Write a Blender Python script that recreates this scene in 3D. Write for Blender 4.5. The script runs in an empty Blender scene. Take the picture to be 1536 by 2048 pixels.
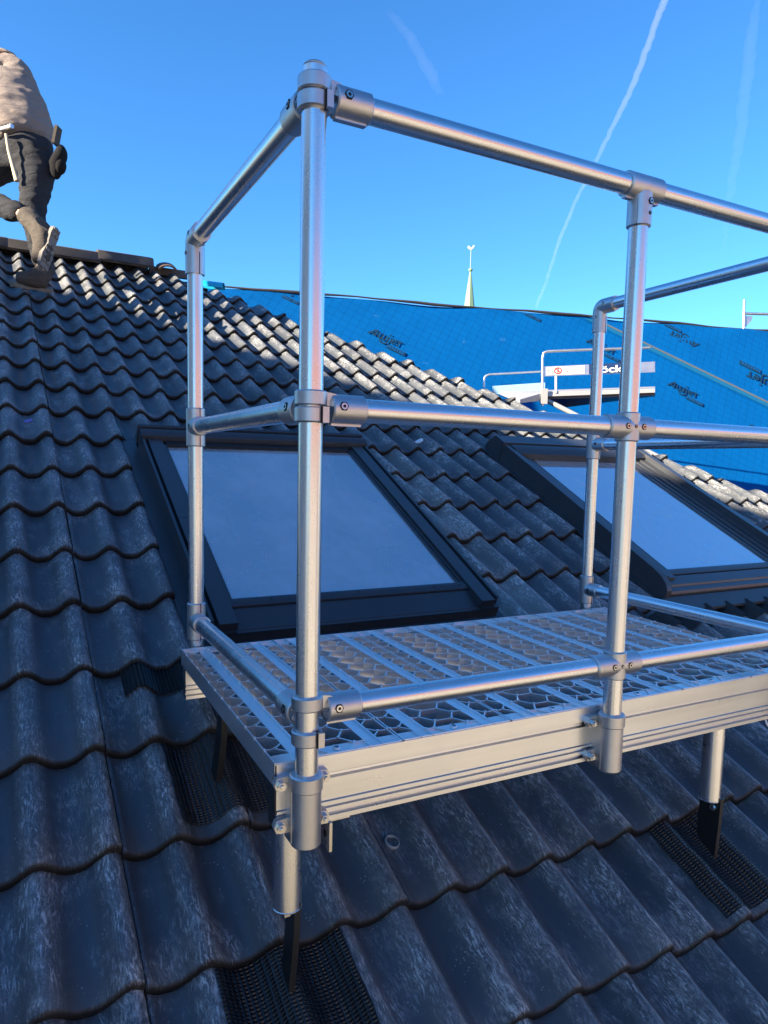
import bpy, bmesh, math, random
from mathutils import Vector, Matrix, Quaternion
R = math.radians
random.seed(7)
S = bpy.context.scene
C = S.collection

# ---------------------------------------------------------------- camera
CAM = Vector((-0.4579, -1.1551, 0.4424))
YAW, PITCH, ROLL = R(27.701), R(-5.5763), R(1.2687)
FOC, PPX, PPY = 1410.98, 768.0, 1068.73          # pixels of the 1536 x 2048 picture
fw = Vector((math.sin(YAW)*math.cos(PITCH), math.cos(YAW)*math.cos(PITCH), math.sin(PITCH)))
rt = Vector((math.cos(YAW), -math.sin(YAW), 0))
up = rt.cross(fw)
rt, up = math.cos(ROLL)*rt + math.sin(ROLL)*up, -math.sin(ROLL)*rt + math.cos(ROLL)*up
cd = bpy.data.cameras.new('camera')
cam = bpy.data.objects.new('camera', cd); C.objects.link(cam)
cam.matrix_world = Matrix((( rt.x, up.x, -fw.x, CAM.x), (rt.y, up.y, -fw.y, CAM.y), (rt.z, up.z, -fw.z, CAM.z), (0, 0, 0, 1)))
cd.sensor_fit = 'VERTICAL'; cd.sensor_height = 24.0
cd.lens = FOC/2048*24.0
cd.shift_y = (PPY-1024)/2048
cd.clip_start = 0.02; cd.clip_end = 30000
S.camera = cam

# ---------------------------------------------------------------- light
SUN = Vector((-0.91, -0.02, 0.40)).normalized()
SUN_EL = math.asin(SUN.z); SUN_AZ = math.atan2(SUN.x, SUN.y)
w = bpy.data.worlds.new('World'); S.world = w; w.use_nodes = True
nt = w.node_tree
bg = nt.nodes['Background']
sky = nt.nodes.new('ShaderNodeTexSky'); sky.sky_type = 'NISHITA'; sky.sun_disc = False
sky.sun_elevation = SUN_EL; sky.sun_rotation = SUN_AZ
sky.altitude = 200; sky.air_density = 1.0; sky.dust_density = 0.3; sky.ozone_density = 2.5
hs = nt.nodes.new('ShaderNodeHueSaturation'); hs.inputs['Saturation'].default_value = 1.15; hs.inputs['Value'].default_value = 1.0
tint = nt.nodes.new('ShaderNodeMix'); tint.data_type = 'RGBA'; tint.blend_type = 'MULTIPLY'; tint.inputs[0].default_value = 1.0; tint.inputs[7].default_value = (0.42, 0.755, 1.0, 1)
nt.links.new(sky.outputs[0], hs.inputs['Color']); nt.links.new(hs.outputs[0], tint.inputs[6]); nt.links.new(tint.outputs[2], bg.inputs[0])
bg.inputs[1].default_value = 0.071
sl = bpy.data.lights.new('sun', 'SUN'); sl.energy = 5.0; sl.angle = R(0.5); sl.color = (1.0, 0.84, 0.63)
sun = bpy.data.objects.new('sun', sl); C.objects.link(sun)
sun.rotation_euler = SUN.to_track_quat('Z', 'Y').to_euler(); sun.location = (-20, 0, 20)
vs = S.view_settings
vs.view_transform = 'Standard'; vs.look = 'None'; vs.gamma = 1.0; vs.use_curve_mapping = False
vs.exposure = 2.2
S.cycles.max_bounces = 8

# ---------------------------------------------------------------- helpers
def ray(px, py): return fw + rt*((px-PPX)/FOC) - up*((py-PPY)/FOC)
def at_depth(px, py, t): return CAM + ray(px, py)*t
def proj(P):
    d = Vector(P)-CAM; z = d.dot(fw)
    return (PPX + FOC*d.dot(rt)/z, PPY - FOC*d.dot(up)/z, z)

def tag(o, label=None, cat=None, group=None, kind=None):
    if label: o['label'] = label
    if cat: o['category'] = cat
    if group: o['group'] = group
    if kind: o['kind'] = kind
    return o

def thing(name, label, cat, mat=None, loc=(0, 0, 0), group=None):
    o = bpy.data.objects.new(name, None); C.objects.link(o)
    o.empty_display_size = 0.1
    o.matrix_world = mat if mat is not None else Matrix.Translation(Vector(loc))
    return tag(o, label, cat, group)

class MB:
    """collects shapes; build() links them as ONE mesh object"""
    def __init__(s): s.v = []; s.f = []; s.sm = []
    def add(s, vs_, fs_, smooth=False):
        b = len(s.v); s.v += [Vector(v) for v in vs_]
        s.f += [tuple(i+b for i in f) for f in fs_]; s.sm += [smooth]*len(fs_)
        return s
    def box(s, lo, hi, M=None):
        x0, y0, z0 = lo; x1, y1, z1 = hi
        vs_ = [Vector(p) for p in ((x0,y0,z0),(x1,y0,z0),(x1,y1,z0),(x0,y1,z0),(x0,y0,z1),(x1,y0,z1),(x1,y1,z1),(x0,y1,z1))]
        if M: vs_ = [M @ p for p in vs_]
        return s.add(vs_, [(0,3,2,1),(4,5,6,7),(0,1,5,4),(1,2,6,5),(2,3,7,6),(3,0,4,7)])
    def frame(s, a, b):
        d = (Vector(b)-Vector(a)); L = d.length; d = d/L
        h = Vector((0,0,1)) if abs(d.z) < 0.9 else Vector((1,0,0))
        u = d.cross(h).normalized(); v = u.cross(d).normalized()
        return d, u, v, L
    def cyl(s, a, b, r, n=24, r2=None, caps=True, bevel=0.0):
        a = Vector(a); b = Vector(b); d, u, v, L = s.frame(a, b); r2 = r if r2 is None else r2
        rings = [(0, r), (L, r2)]
        if bevel: rings = [(0, r-bevel), (bevel, r), (L-bevel, r2), (L, r2-bevel)]
        vs_ = []; fs_ = []
        for t, rr in rings:
            for i in range(n):
                an = 2*math.pi*i/n; vs_.append(a + d*t + (u*math.cos(an)+v*math.sin(an))*rr)
        m = len(rings)
        for k in range(m-1):
            for i in range(n):
                j = (i+1) % n; fs_.append((k*n+i, k*n+j, (k+1)*n+j, (k+1)*n+i))
        s.add(vs_, fs_, True)
        if caps:
            s.add(vs_[:n], [tuple(range(n-1, -1, -1))]); s.add(vs_[(m-1)*n:], [tuple(range(n))])
        return s
    def pipe(s, a, b, r, ri, n=24):
        """open ended sleeve with wall thickness"""
        a = Vector(a); b = Vector(b); d, u, v, L = s.frame(a, b); vs_ = []; fs_ = []
        bv = min(0.0025, (r-ri)*0.6)
        rings = [(0, ri), (0, r-bv), (bv, r), (L-bv, r), (L, r-bv), (L, ri)]
        for t, rr in rings:
            for i in range(n):
                an = 2*math.pi*i/n; vs_.append(a + d*t + (u*math.cos(an)+v*math.sin(an))*rr)
        for k in range(5):
            for i in range(n):
                j = (i+1) % n; fs_.append((k*n+i, k*n+j, (k+1)*n+j, (k+1)*n+i))
        return s.add(vs_, fs_, True)
    def tube(s, pts, r, n=10, rads=None, caps=True):
        pts = [Vector(p) for p in pts]; vs_ = []; fs_ = []
        pu = None
        for k, p in enumerate(pts):
            t = (pts[min(k+1, len(pts)-1)]-pts[max(k-1, 0)]).normalized()
            if pu is None:
                h = Vector((0,0,1)) if abs(t.z) < 0.9 else Vector((1,0,0)); pu = t.cross(h).normalized()
            pu = (pu - t*pu.dot(t)).normalized(); pv = t.cross(pu)
            rr = rads[k] if rads else r
            for i in range(n):
                an = 2*math.pi*i/n; vs_.append(p + (pu*math.cos(an)+pv*math.sin(an))*rr)
        for k in range(len(pts)-1):
            for i in range(n):
                j = (i+1) % n; fs_.append((k*n+i, k*n+j, (k+1)*n+j, (k+1)*n+i))
        s.add(vs_, fs_, True)
        if caps: s.add(vs_[:n], [tuple(range(n-1,-1,-1))]); s.add(vs_[-n:], [tuple(range(n))])
        return s
    def prism(s, poly, lo, hi, axis='x', M=None, smooth=False):
        """poly = list of 2D points, extruded from lo to hi along axis"""
        def P(a, q):
            p = {'x': (a, q[0], q[1]), 'y': (q[0], a, q[1]), 'z': (q[0], q[1], a)}[axis]
            p = Vector(p); return M @ p if M else p
        n = len(poly); vs_ = [P(lo, q) for q in poly] + [P(hi, q) for q in poly]
        s.add(vs_, [(i, (i+1) % n, n+(i+1) % n, n+i) for i in range(n)], smooth)
        s.add(vs_, [tuple(range(n-1, -1, -1)), tuple(range(n, 2*n))])
        return s
    def sphere(s, c, r, n=12, m=8, sc=(1,1,1)):
        c = Vector(c); vs_ = []; fs_ = []
        for k in range(m+1):
            ph = math.pi*k/m
            for i in range(n):
                an = 2*math.pi*i/n
                vs_.append(c + Vector((r*sc[0]*math.sin(ph)*math.cos(an), r*sc[1]*math.sin(ph)*math.sin(an), r*sc[2]*math.cos(ph))))
        for k in range(m):
            for i in range(n):
                j = (i+1) % n; fs_.append((k*n+i, k*n+j, (k+1)*n+j, (k+1)*n+i))
        return s.add(vs_, fs_, True)
    def mesh(s, name):
        me = bpy.data.meshes.new(name); me.from_pydata([tuple(v) for v in s.v], [], s.f)
        for p, q in zip(me.polygons, s.sm): p.use_smooth = q
        return me
    def build(s, name, mat, parent=None, M=None):
        """geometry is given in world space when M is None and moved into the parent's frame"""
        root = parent
        if root is not None:
            W = Matrix.Identity(4); q = root
            chain = []
            while q is not None: chain.append(q); q = q.parent
            for q in reversed(chain): W = W @ q.matrix_basis
            if M is None:
                I = W.inverted(); s.v = [I @ v for v in s.v]
        me = s.mesh(name); me.materials.append(mat)
        bm = bmesh.new(); bm.from_mesh(me); bmesh.ops.recalc_face_normals(bm, faces=bm.faces); bm.to_mesh(me); bm.free()
        me.set_sharp_from_angle(angle=R(31))
        o = bpy.data.objects.new(name, me); C.objects.link(o); o.parent = parent
        return o
LOCAL = Matrix.Identity(4)      # marker: vertices are already in the parent's frame

# ---------------------------------------------------------------- materials
def new_mat(name):
    m = bpy.data.materials.new(name); m.use_nodes = True; n = m.node_tree.nodes; l = m.node_tree.links
    return m, n, l, n['Principled BSDF']
def N(n, typ, **kw):
    x = n.new('ShaderNode'+typ)
    for k, v in kw.items():
        if k in x.inputs.keys() if not hasattr(x, k) else False: x.inputs[k].default_value = v
        elif hasattr(x, k): setattr(x, k, v)
    return x
def noise(n, l, vec, scale, detail=4, rough=0.55, dist=0.0):
    x = n.new('ShaderNodeTexNoise'); x.inputs['Scale'].default_value = scale; x.inputs['Detail'].default_value = detail
    x.inputs['Roughness'].default_value = rough; x.inputs['Distortion'].default_value = dist
    if vec is not None: l.new(vec, x.inputs['Vector'])
    return x.outputs[0]
def ramp(n, l, fac, stops):
    x = n.new('ShaderNodeValToRGB'); e = x.color_ramp.elements
    while len(e) < len(stops): e.new(0.5)
    for el, (p, c) in zip(e, stops):
        el.position = p; el.color = (c, c, c, 1) if not isinstance(c, (tuple, list)) else (*c, 1)
    l.new(fac, x.inputs[0]); return x.outputs[0]
def mathn(n, l, op, a, b=None, c=None):
    x = n.new('ShaderNodeMath'); x.operation = op; x.use_clamp = False
    for i, q in enumerate((a, b, c)):
        if q is None: continue
        if isinstance(q, (int, float)): x.inputs[i].default_value = q
        else: l.new(q, x.inputs[i])
    return x.outputs[0]
def mixc(n, l, fac, a, b):
    x = n.new('ShaderNodeMix'); x.data_type = 'RGBA'
    for sock, q in ((x.inputs[0], fac), (x.inputs[6], a), (x.inputs[7], b)):
        if isinstance(q, (int, float)): sock.default_value = q
        elif isinstance(q, (tuple, list)): sock.default_value = (*q, 1)
        else: l.new(q, sock)
    return x.outputs[2]
def bump(n, l, h, strength, dist, bsdf, prev=None):
    x = n.new('ShaderNodeBump'); x.inputs['Strength'].default_value = strength; x.inputs['Distance'].default_value = dist
    l.new(h, x.inputs['Height'])
    if prev is not None: l.new(prev, x.inputs['Normal'])
    l.new(x.outputs[0], bsdf.inputs['Normal']); return x.outputs[0]
def mapping(n, l, vec, scale=(1,1,1), rot=(0,0,0), loc=(0,0,0)):
    x = n.new('ShaderNodeMapping'); x.inputs['Scale'].default_value = scale; x.inputs['Rotation'].default_value = rot; x.inputs['Location'].default_value = loc
    l.new(vec, x.inputs['Vector']); return x.outputs[0]
def pos(n): return n.new('ShaderNodeNewGeometry').outputs['Position']
def objc(n): return n.new('ShaderNodeTexCoord').outputs['Object']

def plain(name, col, rough=0.5, metal=0.0, var=0.15, scale=20, bmp=0.0, spec=0.5, bscale=200):
    m, n, l, b = new_mat(name); p = pos(n)
    f = noise(n, l, p, scale, 5)
    lo = tuple(c*(1-var) for c in col); hi = tuple(min(1, c*(1+var)) for c in col)
    l.new(mixc(n, l, f, lo, hi), b.inputs['Base Color'])
    b.inputs['Metallic'].default_value = metal; b.inputs['Specular IOR Level'].default_value = spec
    l.new(mathn(n, l, 'ADD', mathn(n, l, 'MULTIPLY', noise(n, l, p, scale*2.3, 4), 0.22*rough), rough*0.89), b.inputs['Roughness'])
    if bmp: bump(n, l, noise(n, l, p, bscale, 3), bmp, 0.002, b)
    return m

# ---- roof frame: x along the courses, y up the slope, z off the roof
EX = Vector((0.99981, 0.01960, 0)); EY = Vector((-0.01741, 0.88812, 0.45925)); EN = EX.cross(EY).normalized(); EY = EN.cross(EX)
OR = Vector((0.0429, 0.1083, -0.6263))
ROOF = Matrix(((EX.x, EY.x, EN.x, OR.x), (EX.y, EY.y, EN.y, OR.y), (EX.z, EY.z, EN.z, OR.z), (0,0,0,1)))
def roof_pt(x, s, h=0): return ROOF @ Vector((x, s, h))
def roof_at(px, py, h=0):
    d = ray(px, py); P0 = OR + EN*h; t = (P0-CAM).dot(EN)/d.dot(EN); q = CAM + d*t - OR
    return q.dot(EX), q.dot(EY)

def roofcoord(n, l):
    """position in the roof's own frame, so streaks run down the slope"""
    p = pos(n)
    x = n.new('ShaderNodeMapping'); x.vector_type = 'TEXTURE'
    x.inputs['Location'].default_value = OR; x.inputs['Rotation'].default_value = ROOF.to_euler('XYZ'); l.new(p, x.inputs['Vector'])
    return x.outputs[0]

def tile_material(name, dust=1.0, base=(0.050, 0.058, 0.067)):
    m, n, l, b = new_mat(name)
    rc = roofcoord(n, l)
    at = n.new('ShaderNodeAttribute'); at.attribute_name = 'crest'
    oi = n.new('ShaderNodeObjectInfo')
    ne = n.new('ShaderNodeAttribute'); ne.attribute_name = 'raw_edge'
    # scuff marks: short hatched scratches in several directions, thickest on the crests
    nz = n.new('ShaderNodeTexNoise'); nz.inputs['Scale'].default_value = 14; nz.inputs['Detail'].default_value = 2; l.new(rc, nz.inputs['Vector'])
    sc = n.new('ShaderNodeVectorMath'); sc.operation = 'SCALE'; sc.inputs['Scale'].default_value = 0.030; l.new(nz.outputs['Color'], sc.inputs[0])
    wig = n.new('ShaderNodeVectorMath'); wig.operation = 'ADD'; l.new(rc, wig.inputs[0]); l.new(sc.outputs[0], wig.inputs[1])
    wv = wig.outputs[0]
    f1 = noise(n, l, mapping(n, l, wv, (230, 40, 60), (0, 0, 1.05)), 1.0, 4, 0.7)
    f2 = noise(n, l, mapping(n, l, wv, (230, 38, 60), (0, 0, -0.7)), 1.0, 4, 0.7)
    f3 = noise(n, l, mapping(n, l, wv, (230, 34, 60), (0, 0, 0.1)), 1.0, 4, 0.7)
    big = noise(n, l, mapping(n, l, rc, (6.5, 4.0, 4)), 1.0, 4, 0.62)
    big2 = noise(n, l, mapping(n, l, rc, (15, 9, 9), (0, 0, 0), (3, 7, 1)), 1.0, 4, 0.65)
    scuff = mathn(n, l, 'MAXIMUM', mathn(n, l, 'MULTIPLY', ramp(n, l, f1, [(0.52, 0.0), (0.575, 1.0)]), ramp(n, l, big2, [(0.44, 0.0), (0.56, 1.0)])),
                  mathn(n, l, 'MAXIMUM', mathn(n, l, 'MULTIPLY', ramp(n, l, f2, [(0.53, 0.0), (0.585, 1.0)]), ramp(n, l, big2, [(0.40, 1.0), (0.52, 0.0)])),
                        mathn(n, l, 'MULTIPLY', ramp(n, l, f3, [(0.54, 0.0), (0.70, 0.5)]), ramp(n, l, big, [(0.40, 0.0), (0.55, 1.0)]))))
    cm = mathn(n, l, 'ADD', mathn(n, l, 'MULTIPLY', ramp(n, l, at.outputs['Fac'], [(0.35, 0.03), (0.88, 1.0)]), ramp(n, l, big2, [(0.25, 0.45), (0.6, 1.0)])),
               ramp(n, l, big, [(0.50, 0.0), (0.66, 0.85)]))
    patch = mathn(n, l, 'MULTIPLY', cm, ramp(n, l, big, [(0.28, 0.30), (0.55, 1.0)]))
    clump = ramp(n, l, noise(n, l, mapping(n, l, wv, (58, 30, 40), (0, 0, 0.3)), 1.0, 7, 0.78), [(0.50, 0.0), (0.59, 1.0)])
    spk = ramp(n, l, noise(n, l, rc, 150, 4, 0.8), [(0.54, 0.0), (0.64, 1.0)])
    scuff = mathn(n, l, 'MAXIMUM', mathn(n, l, 'MULTIPLY', clump, mathn(n, l, 'ADD', 0.22, mathn(n, l, 'MULTIPLY', scuff, 0.78))), mathn(n, l, 'MAXIMUM', mathn(n, l, 'MULTIPLY', spk, 0.30), mathn(n, l, 'MULTIPLY', scuff, 0.80)))
    scuffm = mathn(n, l, 'MINIMUM', mathn(n, l, 'MULTIPLY', scuff, mathn(n, l, 'MULTIPLY', patch, 1.15)), 1.0)
    # cement dust film
    fn = noise(n, l, mapping(n, l, rc, (22, 13, 12)), 1.0, 6, 0.72)
    film = mathn(n, l, 'MULTIPLY', ramp(n, l, fn, [(0.36, 0.0), (0.72, 1.0)]),
                 mathn(n, l, 'ADD', mathn(n, l, 'MULTIPLY', ramp(n, l, at.outputs['Fac'], [(0.35, 0.05), (0.95, 1.0)]), 0.75), mathn(n, l, 'MULTIPLY', ramp(n, l, big, [(0.45, 0.0), (0.7, 1.0)]), 0.5)))
    # flecks of mortar
    vo = n.new('ShaderNodeTexVoronoi'); vo.inputs['Scale'].default_value = 105; l.new(rc, vo.inputs['Vector'])
    vo.inputs['Randomness'].default_value = 1.0
    fleck = mathn(n, l, 'MULTIPLY', ramp(n, l, vo.outputs['Distance'], [(0.12, 1.0), (0.24, 0.0)]),
                  ramp(n, l, noise(n, l, rc, 17, 5, 0.75), [(0.53, 0.0), (0.62, 1.0)]))
    rnd = oi.outputs['Random']
    tone = mathn(n, l, 'ADD', mathn(n, l, 'MULTIPLY', rnd, 0.5), 0.75)
    bc = n.new('ShaderNodeVectorMath'); bc.operation = 'SCALE'; bc.inputs[0].default_value = base; l.new(tone, bc.inputs['Scale'])
    c1 = mixc(n, l, mathn(n, l, 'MINIMUM', mathn(n, l, 'MULTIPLY', film, 0.60*dust), 1.0), bc.outputs[0], (0.16, 0.16, 0.16))
    c2 = mixc(n, l, mathn(n, l, 'MINIMUM', mathn(n, l, 'MULTIPLY', scuffm, 0.80*dust), 1.0), c1, (0.46, 0.47, 0.47))
    c3 = mixc(n, l, mathn(n, l, 'MULTIPLY', fleck, 0.8*dust), c2, (0.36, 0.34, 0.29))
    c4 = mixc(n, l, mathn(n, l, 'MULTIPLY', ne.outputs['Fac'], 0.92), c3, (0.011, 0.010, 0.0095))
    l.new(c4, b.inputs['Base Color'])
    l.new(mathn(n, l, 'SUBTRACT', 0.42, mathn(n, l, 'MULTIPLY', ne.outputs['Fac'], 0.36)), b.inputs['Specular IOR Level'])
    l.new(mathn(n, l, 'ADD', mathn(n, l, 'MULTIPLY', scuffm, 0.25), mathn(n, l, 'ADD', 0.40, mathn(n, l, 'MULTIPLY', fn, 0.12))), b.inputs['Roughness'])
    h = mathn(n, l, 'ADD', mathn(n, l, 'MULTIPLY', noise(n, l, rc, 260, 3), 0.6), mathn(n, l, 'ADD', mathn(n, l, 'MULTIPLY', noise(n, l, rc, 45, 4), 1.4), fleck))
    bump(n, l, h, 0.45, 0.0016, b)
    return m

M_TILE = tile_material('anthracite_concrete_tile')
M_TILE_DUSTY = tile_material('dusty_cut_tile', 1.5, (0.13, 0.128, 0.12))
M_RIDGE = plain('ridge_tile_concrete', (0.055, 0.050, 0.047), 0.6, 0, 0.35, 30, 0.4)
M_UNDER = plain('dark_underlay', (0.012, 0.012, 0.013), 0.8)

def metal(name, col, rough, stretch=(6, 6, 90), streak=0.10, bmp=0.0, tint=0.06):
    m, n, l, b = new_mat(name); p = pos(n)
    f = noise(n, l, mapping(n, l, p, stretch), 1.0, 5, 0.6)
    g = noise(n, l, p, 11, 4, 0.6)
    lo = tuple(c*(1-streak*1.6) for c in col)
    l.new(mixc(n, l, f, lo, col), b.inputs['Base Color'])
    b.inputs['Metallic'].default_value = 1.0
    r = mathn(n, l, 'ADD', mathn(n, l, 'MULTIPLY', f, 0.10), mathn(n, l, 'ADD', mathn(n, l, 'MULTIPLY', g, 0.16), rough-0.13))
    sp = ramp(n, l, noise(n, l, p, 75, 3, 0.7), [(0.66, 0.0), (0.76, 0.22)])
    l.new(mathn(n, l, 'ADD', r, sp), b.inputs['Roughness'])
    if bmp: bump(n, l, noise(n, l, p, 420, 3), bmp, 0.0006, b)
    return m
M_TUBE_Z = metal('aluminium_tube_upright', (0.78, 0.785, 0.79), 0.28, (90, 90, 2.5))
M_TUBE_X = metal('aluminium_tube_along', (0.78, 0.785, 0.79), 0.28, (2.5, 90, 90))
M_TUBE_Y = metal('aluminium_tube_across', (0.78, 0.785, 0.79), 0.28, (90, 2.5, 90))
M_BEAM = metal('aluminium_beam', (0.76, 0.775, 0.79), 0.30, (2.2, 45, 45), 0.16)
M_CAST = metal('cast_fitting', (0.62, 0.62, 0.63), 0.42, (30, 30, 30), 0.16, 0.5)
M_GRATE = metal('aluminium_grating', (0.86, 0.88, 0.90), 0.40, (30, 8, 30), 0.10, 0.2)
M_BOLT = metal('steel_bolt', (0.62, 0.61, 0.60), 0.25, (40, 40, 40), 0.1)
M_BLACK = plain('black_steel', (0.012, 0.012, 0.013), 0.38, 0, 0.3, 60, 0.1)
M_DARK = plain('recess_shade_black', (0.004, 0.004, 0.004), 0.8)  # near-black for the shade painted into recesses, slits and holes, also small screws
M_FRAME = plain('anthracite_window_metal', (0.030, 0.033, 0.039), 0.34, 0, 0.12, 14, 0.0, 0.5)
M_FRAME2 = plain('grey_window_metal', (0.042, 0.046, 0.053), 0.32, 0, 0.12, 14, 0.0, 0.5)
M_GASKET = plain('black_gasket', (0.008, 0.008, 0.009), 0.55)

# ---------------------------------------------------------------- the setting: ground and sky
g = MB().add([(-900, -900, -7.2), (900, -900, -7.2), (900, 900, -7.2), (-900, 900, -7.2)], [(0, 1, 2, 3)])
M_GROUND = plain('ground_gravel_and_grass', (0.16, 0.145, 0.11), 0.9, 0, 0.5, 0.35)
tag(g.build('ground', M_GROUND), kind='structure')

# unseen houses added to shade the roof and warm the reflections in the metal
M_PLASTER = plain('cream_render', (0.44, 0.405, 0.36), 0.9, 0, 0.06, 2)
M_PLASTER2 = plain('pale_render', (0.70, 0.66, 0.60), 0.9, 0, 0.06, 2)
M_REDROOF = plain('red_clay_roof', (0.30, 0.11, 0.06), 0.8, 0, 0.25, 6)
M_WINDARK = plain('dark_window_glass', (0.02, 0.025, 0.03), 0.1)
M_WHITE = plain('white_paint', (0.75, 0.75, 0.73), 0.5)
def unseen_house(name, label, M, wdt, dep, zt, mat, gable=None, nwin=5):
    """wdt along local x, dep along local y, wall top at zt; front face at y=0"""
    root = thing(name, label, 'house', M @ Matrix.Translation((0, 0, -7.2)))
    Z = zt+7.2
    MB().box((0, 0, 0), (wdt, dep, Z)).build('wall', mat, root, LOCAL)
    if gable:
        MB().prism([(-0.5, Z-0.05), (dep+0.5, Z-0.05), (dep/2, Z+gable)], -0.4, wdt+0.4, 'x').build('roof', M_REDROOF, root, LOCAL)
    else:
        MB().box((-0.15, -0.15, Z), (wdt+0.15, dep+0.15, Z+0.25)).build('parapet', M_PLASTER2, root, LOCAL)
    for fl in range(int(Z//3)):
        for i in range(nwin):
            x = (i+0.5)*wdt/nwin
            wn = MB().box((x-0.6, -0.05, fl*3+1.0), (x+0.6, 0.03, fl*3+2.4)).build('window', M_WHITE, root, LOCAL)
            MB().box((x-0.52, -0.07, fl*3+1.08), (x+0.52, -0.04, fl*3+2.32)).build('pane', M_WINDARK, wn, LOCAL)
    return root
# unseen block added on the left, its edge shaped to throw the shade line
A = roof_pt(-0.336, 5.16); B = roof_pt(3.56, 2.05)
vd = B-A; kk = -vd.z/SUN.z; hd = vd + SUN*kk; hd.z = 0; hd.normalize()      # horizontal edge lying in the shade plane
T0 = 9.0
E0 = A + SUN*T0
if hd.y > 0: hd = -hd
start = E0 - hd*9.0                                                   # far end beyond the ridge
nx = hd; ny = Vector((hd.y, -hd.x, 0))                                 # local axes: x along the edge, y away from us
if ny.x > 0: ny = -ny
Mb = Matrix(((nx.x, ny.x, 0, start.x), (nx.y, ny.y, 0, start.y), (0, 0, 1, 0), (0, 0, 0, 1)))
unseen_house('shade_block', 'unseen flat roofed block added left of the roof to cast its shade', Mb @ Matrix.Translation((0, 0.15, 0)), 19, 10, E0.z-0.25, M_PLASTER2, None, 9)
# unseen houses added behind the viewer, turned to give the tubes warm reflections
Mc = Matrix.Translation((13.5, -9.5, 0)) @ Matrix.Rotation(R(207), 4, 'Z')
unseen_house('reflection_house', 'unseen long cream gabled house added behind the viewpoint for warm reflections', Mc, 24, 9, 1.2, M_PLASTER, 4.0, 8)
Md = Matrix.Translation((32, -2.5, 0)) @ Matrix.Rotation(R(207), 4, 'Z')
unseen_house('reflection_house', 'unseen cream gabled house added farther right behind the viewpoint for warm reflections', Md, 14, 9, 1.8, M_PLASTER, 4.2, 4)

# ---------------------------------------------------------------- the tiled roof
XA, TW, S0, TG = -0.29425, 0.303, 0.10391, 0.30984
TH, TT, TL = 0.044, 0.025, 0.415
RIDGE_S = 6.02
def hip_x(s): return 1.09 - (s-5.74)/1.157
def crest(x):
    return (0.5+0.5*math.cos(2*math.pi*(x-0.2775)/0.1515))**1.45
def tile_rows():
    # (distance up from the nose, offset of the surface)
    return [(0.034, -0.034), (0.005, -0.0310), (0.0, -0.024), (0.0003, -0.0105), (0.0035, -0.0040), (0.010, 0.0), (0.11, 0.0), (0.21, 0.0), (0.31, 0.0), (TL, 0.0)]
def tile_mesh(name, nx=26, seed=0):
    rows = tile_rows(); rnd = random.Random(seed)
    xs = [0.0, 0.0042] + [0.0042+(TW-0.001-0.0042)*i/(nx-1) for i in range(1, nx)]
    vs_ = []; cr = []; ns = []
    ph = [rnd.uniform(-1, 1)*0.0020 for _ in xs]
    for r, (d, off) in enumerate(rows):
        for i, x in enumerate(xs):
            c = crest(x)
            z = -TH + TH*c - TT*d/TG + off
            if i == 0: z -= 0.020
            if x > TW-0.05: z += 0.0035*min(1, (x-(TW-0.05))/0.02)
            if r < 5: z += ph[i]
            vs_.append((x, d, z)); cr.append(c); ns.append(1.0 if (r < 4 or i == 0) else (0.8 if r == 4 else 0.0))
    m = len(xs); fs_ = []
    for r in range(len(rows)-1):
        for i in range(m-1):
            fs_.append((r*m+i, r*m+i+1, (r+1)*m+i+1, (r+1)*m+i))
    # right hand edge of the side roll turns down
    b = len(vs_)
    for r, (d, off) in enumerate(rows):
        x, y, z = vs_[r*m+m-1]; vs_.append((x+0.0006, y, z-0.016)); cr.append(0.3); ns.append(1.0)
    for r in range(len(rows)-1):
        fs_.append((r*m+m-1, b+r, b+r+1, (r+1)*m+m-1))
    me = bpy.data.meshes.new(name); me.from_pydata(vs_, [], fs_)
    for p in me.polygons: p.use_smooth = True
    a = me.attributes.new('crest', 'FLOAT', 'POINT'); a.data.foreach_set('value', cr)
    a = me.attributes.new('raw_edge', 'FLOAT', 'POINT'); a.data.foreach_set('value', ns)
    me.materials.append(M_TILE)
    return me
def cut_mesh(src, planes, name):
    """planes: list of (point, normal); keeps the side against the normal"""
    bm = bmesh.new(); bm.from_mesh(src)
    for co, no in planes:
        bmesh.ops.bisect_plane(bm, geom=bm.verts[:]+bm.edges[:]+bm.faces[:], plane_co=co, plane_no=no, clear_outer=True)
    if not bm.faces: bm.free(); return None
    ed = [e for e in bm.edges if e.is_boundary and all(any(abs((v.co-Vector(co)).dot(Vector(no).normalized())) < 1e-5 for co, no in planes) for v in e.verts)]
    r = bmesh.ops.extrude_edge_only(bm, edges=ed)                    # the sawn edge has thickness
    for q in r['geom']:
        if isinstance(q, bmesh.types.BMVert): q.co.z -= 0.018
    me = bpy.data.meshes.new(name); bm.to_mesh(me); bm.free()
    if not me.materials: me.materials.append(M_TILE)
    return me

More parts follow.
